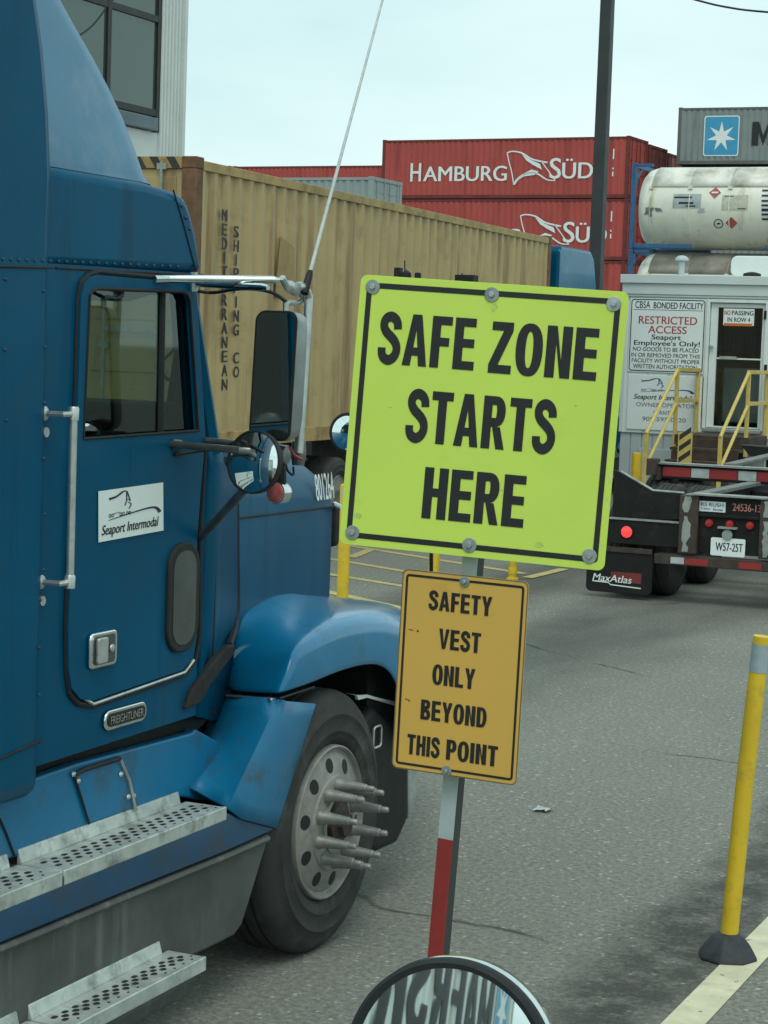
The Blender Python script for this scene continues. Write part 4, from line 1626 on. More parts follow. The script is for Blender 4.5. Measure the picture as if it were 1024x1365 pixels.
def corrugate(mb, L, H, y, inward, x0=.16, z0=.16, z1=.12, pitch=.278, d=.036, roof=False, W=2.44):
    """corrugated sheet in the x-z plane at y (or the roof)"""
    n = int((L - 2 * x0) / pitch)
    p = (L - 2 * x0) / n
    xs = []
    for k in range(n):
        xb = x0 + k * p
        xs += [(xb, 0), (xb + p * .26, 0), (xb + p * .5, 1), (xb + p * .76, 1)]
    xs.append((L - x0, 0))
    A = [mb.bm.verts.new((x, y + inward * d * s, z0)) for x, s in xs]
    B = [mb.bm.verts.new((x, y + inward * d * s, H - z1)) for x, s in xs]
    for i in range(len(xs) - 1):
        mb.bm.faces.new((A[i], A[i + 1], B[i + 1], B[i]))


def container(name, label, L, H, side, rail, postm, group, doors, W=2.44, far=False):
    t = thing(name, label, 'container', (0, 0, 0), group)
    mb = MB()
    corrugate(mb, L, H, .012, 1)
    mb.build('side_panel', side, t, smooth=False, normals=False)
    mb = MB()
    corrugate(mb, L, H, W - .012, -1)
    mb.build('side_panel', side, t, smooth=False, normals=False)
    mb = MB()
    mb.bb((.1, .06, H - .09), (L - .1, W - .06, H - .045))
    mb.build('roof', side, t, smooth=False)
    mb = MB()
    mb.bb((.1, .06, .10), (L - .1, W - .06, .16))
    mb.build('floor', 'wood', t, smooth=False)
    mb = MB()
    for y in (.0, W - .06):
        mb.bb((.162, y, .0), (L - .162, y + .06, .162))
        mb.bb((.162, y, H - .125), (L - .162, y + .06, H - .03))
    mb.build('side_rail', rail, t, bevel=.006)
    for x in (0, L - .16):
        for y in (0, W - .16):
            mb = MB()
            mb.bb((x, y, .118), (x + .16, y + .16, H - .118))
            pm = mb.build('corner_post', postm, t, bevel=.01)
            for z in (0, H - .118):
                mb = MB()
                mb.bb((x - .004, y - .004, z), (x + .166, y + .166, z + .118))
                mb.build('corner_casting', postm, pm, bevel=.012)
    other = L if doors == 0 else 0
    s = 1 if doors == 0 else -1             # direction from the door face into the box
    x = float(0 if doors == 0 else L)
    mb = MB()
    for z0, z1 in ((.0, .15), (H - .12, H - .0)):
        for xa, xb in ((x + s * .01, x + s * .12), (other - s * .01, other - s * .12)):
            mb = MB()
            mb.bb((xa, .162, z0), (xb, W - .162, z1))
            mb.build('end_rail', rail, t, bevel=.006)
    for y0, y1 in ((.165, W / 2 - .006), (W / 2 + .006, W - .165)):
        mb = MB()
        mb.bb((x + s * .035, y0, .155), (x + s * .075, y1, H - .125))
        n = 5
        for k in range(n):
            zc = .155 + (H - .28) * (k + .5) / n
            mb.bb((x + s * .026, y0 + .07, zc - (H - .28) / n * .36), (x + s * .036, y1 - .07, zc + (H - .28) / n * .36))
        d = mb.build('door', side, t, bevel=.004)
        mb = MB()
        for yy in (y0 + .22, y1 - .22):
            mb.tube([(x - s * .004, yy, .08), (x - s * .004, yy, H - .06)], .017, 8)
            for zz in (.12, H * .35, H * .62, H - .10):
                mb.bb((x + s * .028, yy - .05, zz - .03), (x - s * .01, yy + .05, zz + .03))
            mb.bb((x - s * .02, yy - .02, H * .40), (x - s * .005, yy + .28 * (1 if yy < (y0 + y1) / 2 else -1), H * .40 + .04))
        mb.build('lock_rod', 'worn' if not far else rail, d)
    mb = MB()                               # blind end wall
    n = 9
    p = (W - .324) / n
    ys = []
    for k in range(n):
        yb_ = .162 + k * p
        ys += [(yb_, 0), (yb_ + p * .26, 0), (yb_ + p * .5, 1), (yb_ + p * .76, 1)]
    ys.append((W - .162, 0))
    A = [mb.bm.verts.new((other - s * 0 + (s * -1) * (.02 + .045 * q), y, .15)) for y, q in ys]
    B = [mb.bm.verts.new((other - s * 0 + (s * -1) * (.02 + .045 * q), y, H - .12)) for y, q in ys]
    for i in range(len(ys) - 1):
        mb.bm.faces.new((A[i], A[i + 1], B[i + 1], B[i]))
    mb.build('end_panel', side, t, smooth=False, normals=False)
    return t


def place(t, p, ang):
    t.location = p
    t.rotation_euler = (0, 0, ang)


# the tan container on the chassis of the neighbouring truck
A_MSC = -.0535
mscp = V((-10.07, 17.555, 1.212))
msc_d = V((math.sin(A_MSC), math.cos(A_MSC), 0))
msc_a = math.atan2(msc_d.y, msc_d.x)
msc = container('shipping_container', 'long tan corrugated container with black vertical lettering, beside the nearest blue truck', 12.19, 2.9, 'tan', 'tanrail', 'rustpost', None, 0)


def msc_local(px, py):
    q = P(px, py, x=mscp.x - .03) - mscp
    # side plane is nearly x = const; express along its length
    for _ in range(4):
        l = q.dot(msc_d)
        q = P(px, py, x=mscp.x + msc_d.x * l) - mscp
    return q.dot(msc_d), q.z


mb = MB()
for body, px, y0, y1 in (('MEDITERRANEAN', 300, 279, 524), ('SHIPPING CO', 315.5, 301, 507)):
    n = len(body)
    for k, ch in enumerate(body):
        if ch == ' ':
            continue
        ya = y0 + (y1 - y0) * k / n
        yb_ = ya + (y1 - y0) / n * .80
        la, za = msc_local(px - 3.8, yb_)
        lb, _ = msc_local(px + 3.8, yb_)
        _, zb = msc_local(px, ya)
        if ch == 'I':
            la, lb = la + (lb - la) * .38, lb - (lb - la) * .38
        text(mb, ch, (la, .006, za), X, Z, lb - la, zb - za, .10)
lt = mb.build('lettering', 'ink', None, smooth=False, normals=False)
lt.parent = msc
mb = MB()
for k in range(11):
    y0 = .18 + k * .19
    mb.prism([V((.006, y0, 2.785)), V((.006, y0 + .09, 2.785)), V((.006, y0 + .16, 2.895)), V((.006, y0 + .07, 2.895))], X * .003)
hs = mb.build('hazard_stripe', 'hazard', None, smooth=False)
hs.parent = msc
mb = MB()                                   # scraped panel patch and dents on the side
for (x0, z0, x1, z1) in ((1.98, 1.60, 2.5, 2.15),):
    mb.prism([V((x0, .0095, z0)), V((x1, .0095, z0 - .05)), V((x1 - .05, .0095, z1)), V((x0 + .1, .0095, z1 + .1))], Y * .002)
pp = mb.build('scrape', pbr('scraped_tan', (.30, .205, .08), .65, var=.2, vscale=6), None, smooth=False)
pp.parent = msc
place(msc, mscp, msc_a)

# its chassis trailer
ct = thing('container_chassis', 'black trailer chassis under the tan container', 'trailer', (mscp.x, mscp.y, 0))


def mw_(l, w, z):
    n = V((-msc_d.y, msc_d.x, 0))
    q = mscp + msc_d * l + n * w
    return V((q.x, q.y, z))


mb = MB()
for w in (.75, 1.65):
    mb.prism([mw_(-.1, w - .06, .85), mw_(-.1, w + .06, .85), mw_(-.1, w + .06, 1.2), mw_(-.1, w - .06, 1.2)], msc_d * 12.6)
for l in (0.1, 3, 6, 9, 12):
    mb.prism([mw_(l - .1, .0, 1.05), mw_(l + .1, .0, 1.05), mw_(l + .1, .0, 1.205), mw_(l - .1, .0, 1.205)], V((-msc_d.y, msc_d.x, 0)) * 2.44)
mb.build('frame', 'chassis', ct, bevel=.01)
for l in (1.3, 2.6, 3.9):
    for w, sgn_ in ((-.02, 1), (2.46, -1)):
        ax_ = V((msc_d.y, -msc_d.x, 0)) * sgn_
        mb = MB()
        mb.lathe(tyre_profile(.5, .58, .292), mw_(l, w, .5), ax_, 40)
        ww = mb.build('wheel', 'rubber', ct, angle=50)
        mb = MB()
        mb.lathe([(.293, -.02), (.285, .0), (.26, -.08), (.2, -.14), (.15, -.14), (.11, -.02), (.0, -.02)], mw_(l, w, .5), ax_, 28)
        mb.build('rim', 'rim', ww)
# the truck that pulls it: same make as the near one, without door decals
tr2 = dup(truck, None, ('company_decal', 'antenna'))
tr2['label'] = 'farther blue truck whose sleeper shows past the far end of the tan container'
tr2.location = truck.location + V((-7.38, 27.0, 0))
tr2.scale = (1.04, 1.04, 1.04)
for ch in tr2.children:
    if ch.name.split('.')[0] == 'sleeper':   # sky reflection on its sides is put in as the paler blue
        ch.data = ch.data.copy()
        ch.data.materials.append(MAT['blue_skylit'])
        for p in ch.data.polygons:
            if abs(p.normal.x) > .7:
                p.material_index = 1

# red stack with the flag logo
hs_r = V((-27.7, 86.3, 12.05))              # top right front corner


def red_box(label, top, right, y, ang, name='shipping_container', side='red', group='red containers stacked in the yard', rail='redrail'):
    t = container(name, label, 12.19, 2.72, side, rail, rail, group, 1, far=True)
    q = V((right, y, top - 2.72)) - V((math.cos(ang), math.sin(ang), 0)) * 12.19
    place(t, q, ang)
    return t


ANG = R_(-2.5)
hb1 = red_box('red container with the complete white flag logo, topmost of the tall red stack', hs_r.z, hs_r.x, hs_r.y, ANG)


def flag_logo(t, ox, full=True):
    """white lettering and flag on the side sheet of a red container (front face y = 0)"""
    mb = MB()
    y = -.004
    if full:
        text(mb, 'H', (1.50, y, .78), X, Z, .55, .84, .03)
        text(mb, 'AMBURG', (2.16, y, .78), X, Z, 4.22, .68, .04)
    text(mb, 'S', (8.45, y, .86), X, Z, .56, .92, .03)
    text(mb, 'ÜD', (9.06, y, .86), X, Z, 1.48, .88, .035)
    l = mb.build('lettering', 'white', None, smooth=False, normals=False)
    l.parent = t
    mb = MB()

    def f(u, v):
        return V((6.30 + u * 2.55, y, .58 + v * 1.52))
    outline = [(.02, .96), (.12, 1.0), (.30, .95), (.48, .78), (.66, .70), (.80, .66)]
    ribbon(mb, f, outline, .035, .05)
    ribbon(mb, f, [(.02, .96), (.06, .70), (.12, .40), (.17, .02)], .022)
    ribbon(mb, f, [(.17, .02), (.28, .24), (.45, .36), (.62, .33), (.80, .16), (.96, .13)], .05, .03)
    ribbon(mb, f, [(.68, .70), (.82, .42), (.96, .13)], .022)
    # solid sweeps of the flag
    mb.poly([f(.30, .92), f(.48, .74), (f(.66, .62)), f(.70, .45), f(.52, .60), f(.40, .72)])
    mb.poly([f(.20, .10), f(.30, .30), f(.50, .46), f(.64, .40), f(.56, .30), f(.36, .26)])
    fl = mb.build('flag_logo', 'white', None, smooth=False, normals=False)
    fl.parent = t
    mb = MB()
    mb.bb((11.12, y, .9), (11.17, y + .003, 2.15))
    for z0, z1 in ((1.7, 2.15), (1.25, 1.33), (.95, 1.15)):
        mb.bb((11.44, y, z0), (11.50, y + .003, z1))
    sm = mb.build('small_marks', 'white', None, smooth=False)
    sm.parent = t


flag_logo(hb1, 0)
hb2 = red_box('red container with a partly covered white flag logo, second in the tall red stack', hs_r.z - 2.73, hs_r.x + .02, hs_r.y + .02, ANG)
flag_logo(hb2, .6)
for ch in hb2.children:
    if ch.name.startswith(('lettering', 'flag_logo')):
        ch.location = (.75, 0, -.1)
base_side = red_box('plain red container low in the tall red stack', hs_r.z - 5.46, hs_r.x, hs_r.y + .03, ANG)
k = dup(base_side)
k['label'] = 'lowest red container of the tall red stack'
k.location.z -= 2.73
# rows standing behind it, seen past the right end
rowcols = [('brown', 'weathered brown container directly behind the flag logo containers'), ('red', 'dark red container two rows behind the flag logo containers'), ('brown', 'brown container at the far end of the red block, beside the grey star container')]
for i, (side, lab) in enumerate(rowcols):
    t = red_box(lab, hs_r.z - .10 - .12 * i, hs_r.x + .12 * (i + 1), hs_r.y + 2.62 * (i + 1), ANG, side=side)
    if i == 0:
        for j in (1,):
            c = dup(t)
            c.location.z -= 2.73 * j
            c['label'] = 'brown container under the weathered brown one'
    else:
        c = dup(t)
        c.location.z -= 2.73
        c['label'] = ('red' if i == 1 else 'brown') + ' container one level down in row ' + ('three' if i == 1 else 'four') + ' of the red block'
# long low red row at the left, far away
rl = P(505, 219.5, y=102)
lf = red_box('far red container left of the tall red stack, its top edge above the tan container', rl.z, rl.x + 3.0, 102, R_(-1))
c = dup(lf)
c.location.z -= 2.73
c['label'] = 'red container directly under the far red one left of the tall stack'
lf2 = dup(lf)
lf2.location.x -= 12.3
lf2['label'] = 'plain red container end to end with the far red one beyond the tan container'
# grey container stack
gq = P(497, 235, y=64)
gs = container('shipping_container', 'grey container with white door rods rising just above the tan container', 12.19, 2.6, 'grey', 'grey', 'grey', None, 1)
place(gs, V((gq.x, 64, gq.z - 2.6)) - V((math.cos(R_(-1)), math.sin(R_(-1)), 0)) * 12.19, R_(-1))
mb = MB()
a_ = 7.6
for i, w in enumerate((.9, 1.25)):
    text(mb, 'KKLU' if i == 0 else '22 G1', (a_, -.004, 1.75 - i * .38), X, Z, w, .25, .02)
mb.bb((12.195, .3, 1.0), (12.200, .85, 1.5))
l = mb.build('lettering', 'navy', None, smooth=False, normals=False)
l.parent = gs
for j in (1,):
    c = dup(gs, None, ('lettering',))
    c.location.z -= 2.61 * j
    c['label'] = 'grey container directly under the one with white door rods'

# grey container with the star, high on the right
mk = P(905, 143, y=90)
mk_b = P(905, 219, y=90)
star = container('shipping_container', 'dark grey container with a white star on a blue panel, topmost of its stack', 12.19, mk.z - mk_b.z, 'greydark', 'greyrail', 'greyrail', None, 0, far=True)


def star_logo(t, x0, z0, w, h, y=-.004, name=True, tx=0, tw=5.3, th=1.25, tz=.75):
    mb = MB()
    mb.prism(rrect((x0 + w / 2, y, z0 + h / 2), X, Z, w, h, .12, 4), Y * .002)
    pl = mb.build('star_panel', 'starblue', None, smooth=False)
    pl.parent = t
    mb = MB()
    a = rrect((x0 + w / 2, y - .002, z0 + h / 2), X, Z, w, h, .12, 4)
    b = rrect((x0 + w / 2, y - .002, z0 + h / 2), X, Z, w - .09, h - .09, .10, 4)
    A = [mb.bm.verts.new(p) for p in a]
    B = [mb.bm.verts.new(p) for p in b]
    for k in range(len(A)):
        mb.bm.faces.new((A[k], A[(k + 1) % len(A)], B[(k + 1) % len(A)], B[k]))
    c = V((x0 + w / 2, y - .003, z0 + h / 2 - .03))
    pts = []
    for k in range(14):
        r = w * .42 if k % 2 == 0 else w * .155
        an = math.pi / 2 + k * math.pi / 7
        pts.append(c + X * r * math.cos(an) + Z * r * math.sin(an))
    mb.poly(pts)
    s_ = mb.build('star', 'white', None, smooth=False, normals=False)
    s_.parent = t
    mb = MB()
    block(mb, 'MAERSK', (tx, y, tz), X, Z, tw, th, .09)
    l = mb.build('lettering', 'ink', None, smooth=False, normals=False)
    l.parent = t


star_logo(star, 1.22, .36, 1.62, 1.80, tx=3.42, tw=5.4, th=1.05, tz=.82)
place(star, V((mk.x, 90, mk_b.z)), R_(1.0))
zz = mk_b.z
for lev in ('directly', 'two levels'):
    zz -= 2.69
    c = dup(star, None, ('star_panel', 'star', 'lettering'))
    c.location.z = zz
    c['label'] = 'dark grey container ' + lev + ' under the one with the white star'

# ================================================================== TANK CONTAINERS
TKX, TKY = P(843, 217, y=59).x, 59.0
TKT, TKB = P(843, 217, y=59).z, P(843, 331, y=59).z
TH = TKT - TKB


def tank_container(label, z, clad, top, tg):
    L, W = 6.06, 2.44
    t = thing('tank_container', label, 'tank container', (TKX, TKY, z), tg)
    o = V((TKX, TKY, z))
    mb = MB()
    for x in (.0, L - .13):
        for y in (.0, W - .13):
            mb.bb(o + V((x, y, 0)), o + V((x + .13, y + .13, TH)))
        mb.bb(o + V((x + .02, .13, 0.0)), o + V((x + .11, W - .13, .13)))
        mb.bb(o + V((x + .02, .13, TH - .13)), o + V((x + .11, W - .13, TH)))
        mb.tube([o + V((x + .06, .1, TH - .75)), o + V((x + .06, .75, TH - .08))], .05, 6)
        mb.tube([o + V((x + .06, W - .1, TH - .75)), o + V((x + .06, W - .75, TH - .08))], .05, 6)
    for y in (.02, W - .13):
        mb.bb(o + V((.13, y, .02)), o + V((1.9, y + .11, .15)))
        mb.bb(o + V((L - 1.9, y, .02)), o + V((L - .13, y + .11, .15)))
    mb.bb(o + V((.15, .05, TH - .10)), o + V((.62, .22, TH - .02)))
    mb.build('frame', 'tankblue', t, bevel=.012)
    mb = MB()
    r = TH / 2 - .05
    c = o + V((L / 2, W / 2, TH / 2 - .01))
    hl = L / 2 - .10
    prof = [(.0, -hl), (r * .60, -hl + .03), (r * .84, -hl + .10), (r * .95, -hl + .22), (r, -hl + .40), (r, hl - .40), (r * .95, hl - .22), (r * .84, hl - .10), (r * .60, hl - .03), (.0, hl)]
    mb.lathe(prof, c, X, 48)
    tk = mb.build('tank', clad, t, angle=60)
    # overlapping upper cladding with a lip
    mb = MB()
    for i in range(4):
        x0 = -hl + .50 + i * ((2 * hl - 1.0) / 4)
        x1 = x0 + (2 * hl - 1.0) / 4 - .02
        r2 = r + .025
        pts = []
        for k in range(13):
            a = R_(28 + 124 * k / 12)
            pts.append(V((0, -math.cos(a) * r2, math.sin(a) * r2)))
        rings = [[c + X * x0 + p for p in pts], [c + X * x1 + p for p in pts]]
        mb.loft(rings, False, False)
    mb.build('top_cladding', top, tk, angle=60, solid=.02)
    mb = MB()
    for i in range(5):
        x0 = -hl + .50 + i * ((2 * hl - 1.0) / 4)
        pts = [c + X * x0 + V((0, -math.cos(R_(a)) * (r + .008), math.sin(R_(a)) * (r + .008))) for a in range(-70, 30, 10)]
        mb.tube(pts, .018, 6)
        q = c + X * x0 + V((0, -math.cos(R_(26)) * (r + .04), math.sin(R_(26)) * (r + .04)))
        mb.box(q, (.12, .08, .08))
    mb.build('strap', clad, tk)
    return t, tk, c, r


tg_ = 'stacked tank containers'
t1, tk1, tc1, tr1 = tank_container('cream tank container with hazard placards, upper one of the stack behind the office cabin', TKB, 'tank', 'tanktop', tg_)


def on_tank(px, py):
    """point on the tank's near flank seen at px, py"""
    q = P(px, py, y=TKY + .1)
    dz = max(-.97, min(.97, (q.z - tc1.z) / tr1))
    a = math.asin(dz)
    return q.x, a


def tank_patch(mb, px, py, w, h, shape='rect', rot=0, lift=.012, n=6):
    x, a = on_tank(px, py)

    def f(u, v):
        aa = a + v / tr1
        return V((x + u, tc1.y - math.cos(aa) * (tr1 + lift), tc1.z + math.sin(aa) * (tr1 + lift)))
    if shape == 'rect':
        g_ = [[mb.bm.verts.new(f(-w / 2 + w * i / n, -h / 2 + h * j / n)) for j in range(n + 1)] for i in range(n + 1)]
        for i in range(n):
            for j in range(n):
                mb.bm.faces.new((g_[i][j], g_[i + 1][j], g_[i + 1][j + 1], g_[i][j + 1]))
    elif shape == 'diamond':
        mb.poly([f(0, h / 2), f(-w / 2, 0), f(0, -h / 2), f(w / 2, 0)])
    elif shape == 'ring':
        for s in _ring(-w / 2, w / 2, -h / 2, h / 2, w * .09, h * .09, 0, 360, 24, 2):
            mb.poly([f(*q) for q in s])
    elif shape == 'blob':
        pts = []
        for k in range(18):
            rr = random.uniform(.35, 1)
            pts.append(f(w / 2 * rr * math.cos(k * math.pi / 9), h / 2 * rr * math.sin(k * math.pi / 9)))
        mb.poly(pts)
    return f


mb = MB()
tank_patch(mb, 917, 268, .85, .42)
tank_patch(mb, 936, 281, .30, .22, 'blob')
mb.build('worn_label', 'patch', tk1, smooth=False, normals=False)
mb = MB()
for px, py, w, h in ((912, 263.5, .55, .05), (916, 271, .45, .06), (922, 275, .3, .04), (973, 262, .28, .025), (990, 278.5, .25, .025)):
    tank_patch(mb, px, py, w, h, lift=.016, n=2)
tank_patch(mb, 958, 298, .29, .29, 'ring', lift=.016)
tank_patch(mb, 958, 298, .15, .08, 'blob', lift=.016)
mb.build('tank_marking', 'ink', tk1, smooth=False, normals=False)
mb = MB()
tank_patch(mb, 866, 281.5, .42, .38, 'blob', lift=.014)
tank_patch(mb, 880, 280, .35, .2, 'blob', lift=.0145)
mb.build('faded_smudge', pbr('dark_smudge', (.16, .18, .17), .6, var=.4, vscale=8), tk1, smooth=False, normals=False)
mb = MB()
tank_patch(mb, 954, 257, .36, .36, 'diamond', lift=.016)
tank_patch(mb, 975.5, 297, .36, .36, 'diamond', lift=.016)
mb.build('hazard_placard', 'placard', tk1, smooth=False, normals=False)
mb = MB()
f = tank_patch(mb, 954, 257, .20, .05, lift=.020, n=2)
mb.build('placard_text', 'white', tk1, smooth=False, normals=False)
mb = MB()
tank_patch(mb, 981, 270, .78, .44, lift=.014)
mb.build('pale_label', pbr('faded_label', (.50, .50, .41), .6, var=.2, vscale=9), tk1, smooth=False, normals=False)
mb = MB()
for i, py in enumerate((254, 261, 268, 274, 280, 286, 292)):
    tank_patch(mb, 1026, py, .42, .055 if i != 4 else .08, lift=.016, n=2)
mb.build('tank_marking', 'navy', tk1, smooth=False, normals=False)
t2, tk2, _, _ = tank_container('grimy brown tank container just above the office cabin roof', TKB - TH - .02, 'tank', 'tankdirty', tg_)
c = dup(t2)
c.location.z = .43
c['label'] = 'grimy tank container at the bottom of the tank stack'

# ================================================================== OFFICE CABIN
OY = 32.0
ol = P(833.5, 400, y=OY)
OX0 = ol.x
OX1 = OX0 + 9.2
ztop, zfas, zfl = P(840, 365, y=OY).z, P(840, 392, y=OY).z, P(840, 576, y=OY).z
off = thing('office_cabin', 'white portable office cabin with a glazed door', 'office cabin', (OX0, OY, 0))
dA, dB = P(947.5, 403, y=OY), P(1022, 404, y=OY)
dz0 = P(947, 572, y=OY).z
dz1 = dA.z
gx0, gx1 = P(955.5, 450, y=OY).x, P(1015, 450, y=OY).x
mb = MB()
# front wall with the door opening, other walls solid
F3 = lambda x, z: V((x, OY, z))
mb.plate([F3(OX0, zfl), F3(OX1, zfl), F3(OX1, zfas), F3(OX0, zfas)], [[F3(dA.x, dz0 + .02), F3(dB.x, dz0 + .02), F3(dB.x, dz1), F3(dA.x, dz1)]], Y * .12)
mb.bb((OX0, OY + .122, zfl), (OX0 + .12, OY + 3, zfas))
mb.bb((OX1 - .12, OY + .122, zfl), (OX1, OY + 3, zfas))
mb.bb((OX0 + .122, OY + 2.88, zfl), (OX1 - .122, OY + 3, zfas))
mb.bb((OX0 + .122, OY + .122, zfl), (OX1 - .122, OY + 2.878, zfl + .1))
wall = mb.build('wall', 'office', off, smooth=False)
mb = MB()
mb.bb((OX0 - .04, OY - .05, zfas + .003), (OX1 + .04, OY + 3.05, zfas + (ztop - zfas) * .55))
mb.bb((OX0 - .07, OY - .09, zfas + (ztop - zfas) * .55), (OX1 + .07, OY + 3.09, ztop - .01))
mb.bb((OX0 + .1, OY + .1, ztop - .012), (OX1 - .1, OY + 2.9, ztop + .0))
mb.build('roof', 'officetrim', off, bevel=.012)
mb = MB()
mb.bb((OX0 - .02, OY - .035, zfas - .035), (OX1 + .02, OY - .001, zfas))
mb.bb((OX0 - .012, OY - .012, zfl), (OX0 + .05, OY + .05, zfas - .04))
zb = P(840, 488, y=OY).z
xs_ = P(939.5, 450, y=OY).x
mb.bb((xs_, OY - .02, dz0), (xs_ + .05, OY - .001, zfas - .04))
mb.build('trim', 'officetrim', off, bevel=.005)
# skirting below the floor
mb = MB()
zs1 = zfl - .01
x = OX0 + .01
while x < OX1 - .2:
    mb.bb((x, OY + .03, .0), (x + .17, OY + .05, zs1))
    x += .185
mb.bb((OX0 + .012, OY + .052, 0), (OX1 - .012, OY + .08, zs1))
sk_ = mb.build('skirting', 'skirt', off, bevel=.004)
a, b = P(851, 597, y=OY), P(906, 642, y=OY)
mb = MB()
mb.bb((a.x, OY - .0, .02), (b.x + .3, OY + .028, a.z))
mb.build('hatch', 'skirt', sk_, bevel=.01)
# door
mb = MB()
mb.plate([F3(dA.x + .01, dz0 + .03), F3(dB.x - .01, dz0 + .03), F3(dB.x - .01, dz1 - .01), F3(dA.x + .01, dz1 - .01)],
         [[F3(gx0, P(960, 568, y=OY).z), F3(gx1, P(960, 568, y=OY).z), F3(gx1, P(960, 478.5, y=OY).z), F3(gx0, P(960, 478.5, y=OY).z)],
          [F3(gx0, P(960, 476.5, y=OY).z), F3(gx1, P(960, 476.5, y=OY).z), F3(gx1, P(960, 409.5, y=OY).z), F3(gx0, P(960, 409.5, y=OY).z)]], Y * .045)
door2 = mb.build('door', 'office', off, smooth=False)
door2.location = (0, .03, 0)
mb = MB()
mb.poly([F3(gx0, P(960, 568, y=OY).z) + Y * .055, F3(gx1, P(960, 568, y=OY).z) + Y * .055, F3(gx1, P(960, 409, y=OY).z) + Y * .055, F3(gx0, P(960, 409, y=OY).z) + Y * .055])
gl = mb.build('pane', 'glassdoor', door2, smooth=False)
mb = MB()
c = P(949, 462, y=OY)
mb.lathe([(.0, -.05), (.03, -.045), (.032, -.02), (.02, .03)], c, Y, 12)
mb.box(P(971, 477, y=OY) - Y * .01, (.28, .03, .05))
mb.build('handle', 'alum', door2)
mb = MB()
for py in (420, 492):
    mb.box(P(1021, py, y=OY) - Y * .02, (.04, .04, .14))
mb.build('hinge', 'black', door2)
mb = MB()
mb.bb((dA.x - .05, OY - .03, dz0), (dA.x, OY - .001, dz1 + .05))
mb.bb((dB.x, OY - .03, dz0), (dB.x + .05, OY - .001, dz1 + .05))
mb.bb((dA.x, OY - .03, dz1), (dB.x, OY - .001, dz1 + .05))
mb.build('door_frame', 'office', off, bevel=.006)
mb = MB()
mb.bb((dA.x - .02, OY - .12, dz0 - .04), (dB.x + .02, OY + .03, dz0 + .02))
mb.build('threshold', 'alum', off, bevel=.008)
# inside: posters and a desk shape behind the glass
mb = MB()
mb.bb((gx0 - .6, OY + 1.2, dz0 + 1.25), (gx0 + .55, OY + 1.22, dz0 + 1.75))
mb.build('wall_poster', 'curtain', off, smooth=False)
mb = MB()
mb.bb((gx0 - .1, OY + .9, dz0 + .1), (gx1 + .5, OY + 1.18, dz0 + 1.0))
mb.build('desk', 'skirt', off, bevel=.02)
mb = MB()
mb.bb((OX0 + .13, OY + 2.2, zfl + .1), (OX1 - .13, OY + 2.25, zfas - .1))
mb.build('partition', pbr('dim_partition', (.34, .37, .36), .7, var=.2), off, smooth=False)
# roof pipe and roof unit
q = P(908.5, 364, y=OY + 1.0)
vt, vb_ = P(908.5, 341, y=OY + 1.0), P(908.5, 347.5, y=OY + 1.0)
mb = MB()
mb.lathe([(.052, 0), (.052, vb_.z - ztop), ], V((q.x, q.y, ztop - .02)), Z, 20)
mb.lathe([(.05, 0), (.11, .0), (.115, .02), (.10, .05), (.06, .08), (.0, .09)], V((q.x, q.y, vb_.z)), Z, 20)
mb.build('vent_pipe', 'skirt', off)
u0, u1 = P(983, 343, y=OY + 1.2), P(983, 364, y=OY + 1.2)
mb = MB()
mb.prism(rrect((u0.x + .75, OY + .8, (u0.z + ztop) / 2 + .01), X, Z, 1.5, u0.z - ztop - .01, .11, 5), Y * .9)
ru = mb.build('roof_unit', 'white', off, bevel=.02)
mb = MB()
q = P(1003, 362, y=OY + .3)
mb.lathe([(.0, .0), (.15, .0), (.14, .05), (.05, .075), (.0, .08)], V((q.x, q.y, ztop)), Z, 16)
mb.build('roof_cap', 'black', off)


def wall_sign(name, label, cat, px, border, parts, mat='white', y=OY - .02):
    """px: left, top, right, bottom in the survey photograph; parts: (ink, words, left, base, width, height, bold, shear) in 0..1 of the panel"""
    l, t, r, b = px
    A, B = P(l, t, y=y), P(r, b, y=y)
    C2 = P(r, t, y=y)
    x0, x1 = A.x, (B.x + C2.x) / 2
    z1, z0 = (A.z + C2.z) / 2, (B.z + P(l, b, y=y).z) / 2
    w, h = x1 - x0, z1 - z0
    th = thing(name, label, cat, (x0, y, z0))
    mb = MB()
    mb.bb((x0, y, z0), (x1, y + .018, z1))
    pn = mb.build('panel', mat, th, bevel=.003)
    if border:
        mb = MB()
        a = rrect((x0 + w / 2, y - .0012, z0 + h / 2), X, Z, w * .975, h * .975, .05, 4)
        b_ = rrect((x0 + w / 2, y - .0012, z0 + h / 2), X, Z, w * .975 - .032, h * .975 - .032, .035, 4)
        A_ = [mb.bm.verts.new(p) for p in a]
        B_ = [mb.bm.verts.new(p) for p in b_]
        for k in range(len(A_)):
            mb.bm.faces.new((A_[k], A_[(k + 1) % len(A_)], B_[(k + 1) % len(A_)], B_[k]))
        mb.build('border', 'ink', pn, smooth=False, normals=False)
    inks = {}
    for ink, words, fx, fz, fw, fh, bold, sh in parts:
        mb = inks.setdefault((ink, len(inks)), MB())
        o_ = V((x0 + fx * w, y - .002, z0 + fz * h))
        if bold == 'block':
            block(mb, words, o_, X, Z, fw * w, fh * h)
        elif words == '_':
            mb.poly([o_, o_ + X * fw * w, o_ + X * fw * w + Z * fh * h, o_ + Z * fh * h])
        else:
            text(mb, words, o_, X, Z, fw * w, fh * h, bold, sh)
    for (ink, _), mb in inks.items():
        mb.build('lettering', ink, pn, smooth=False, normals=False)
    return th, pn, (x0, x1, z0, z1)


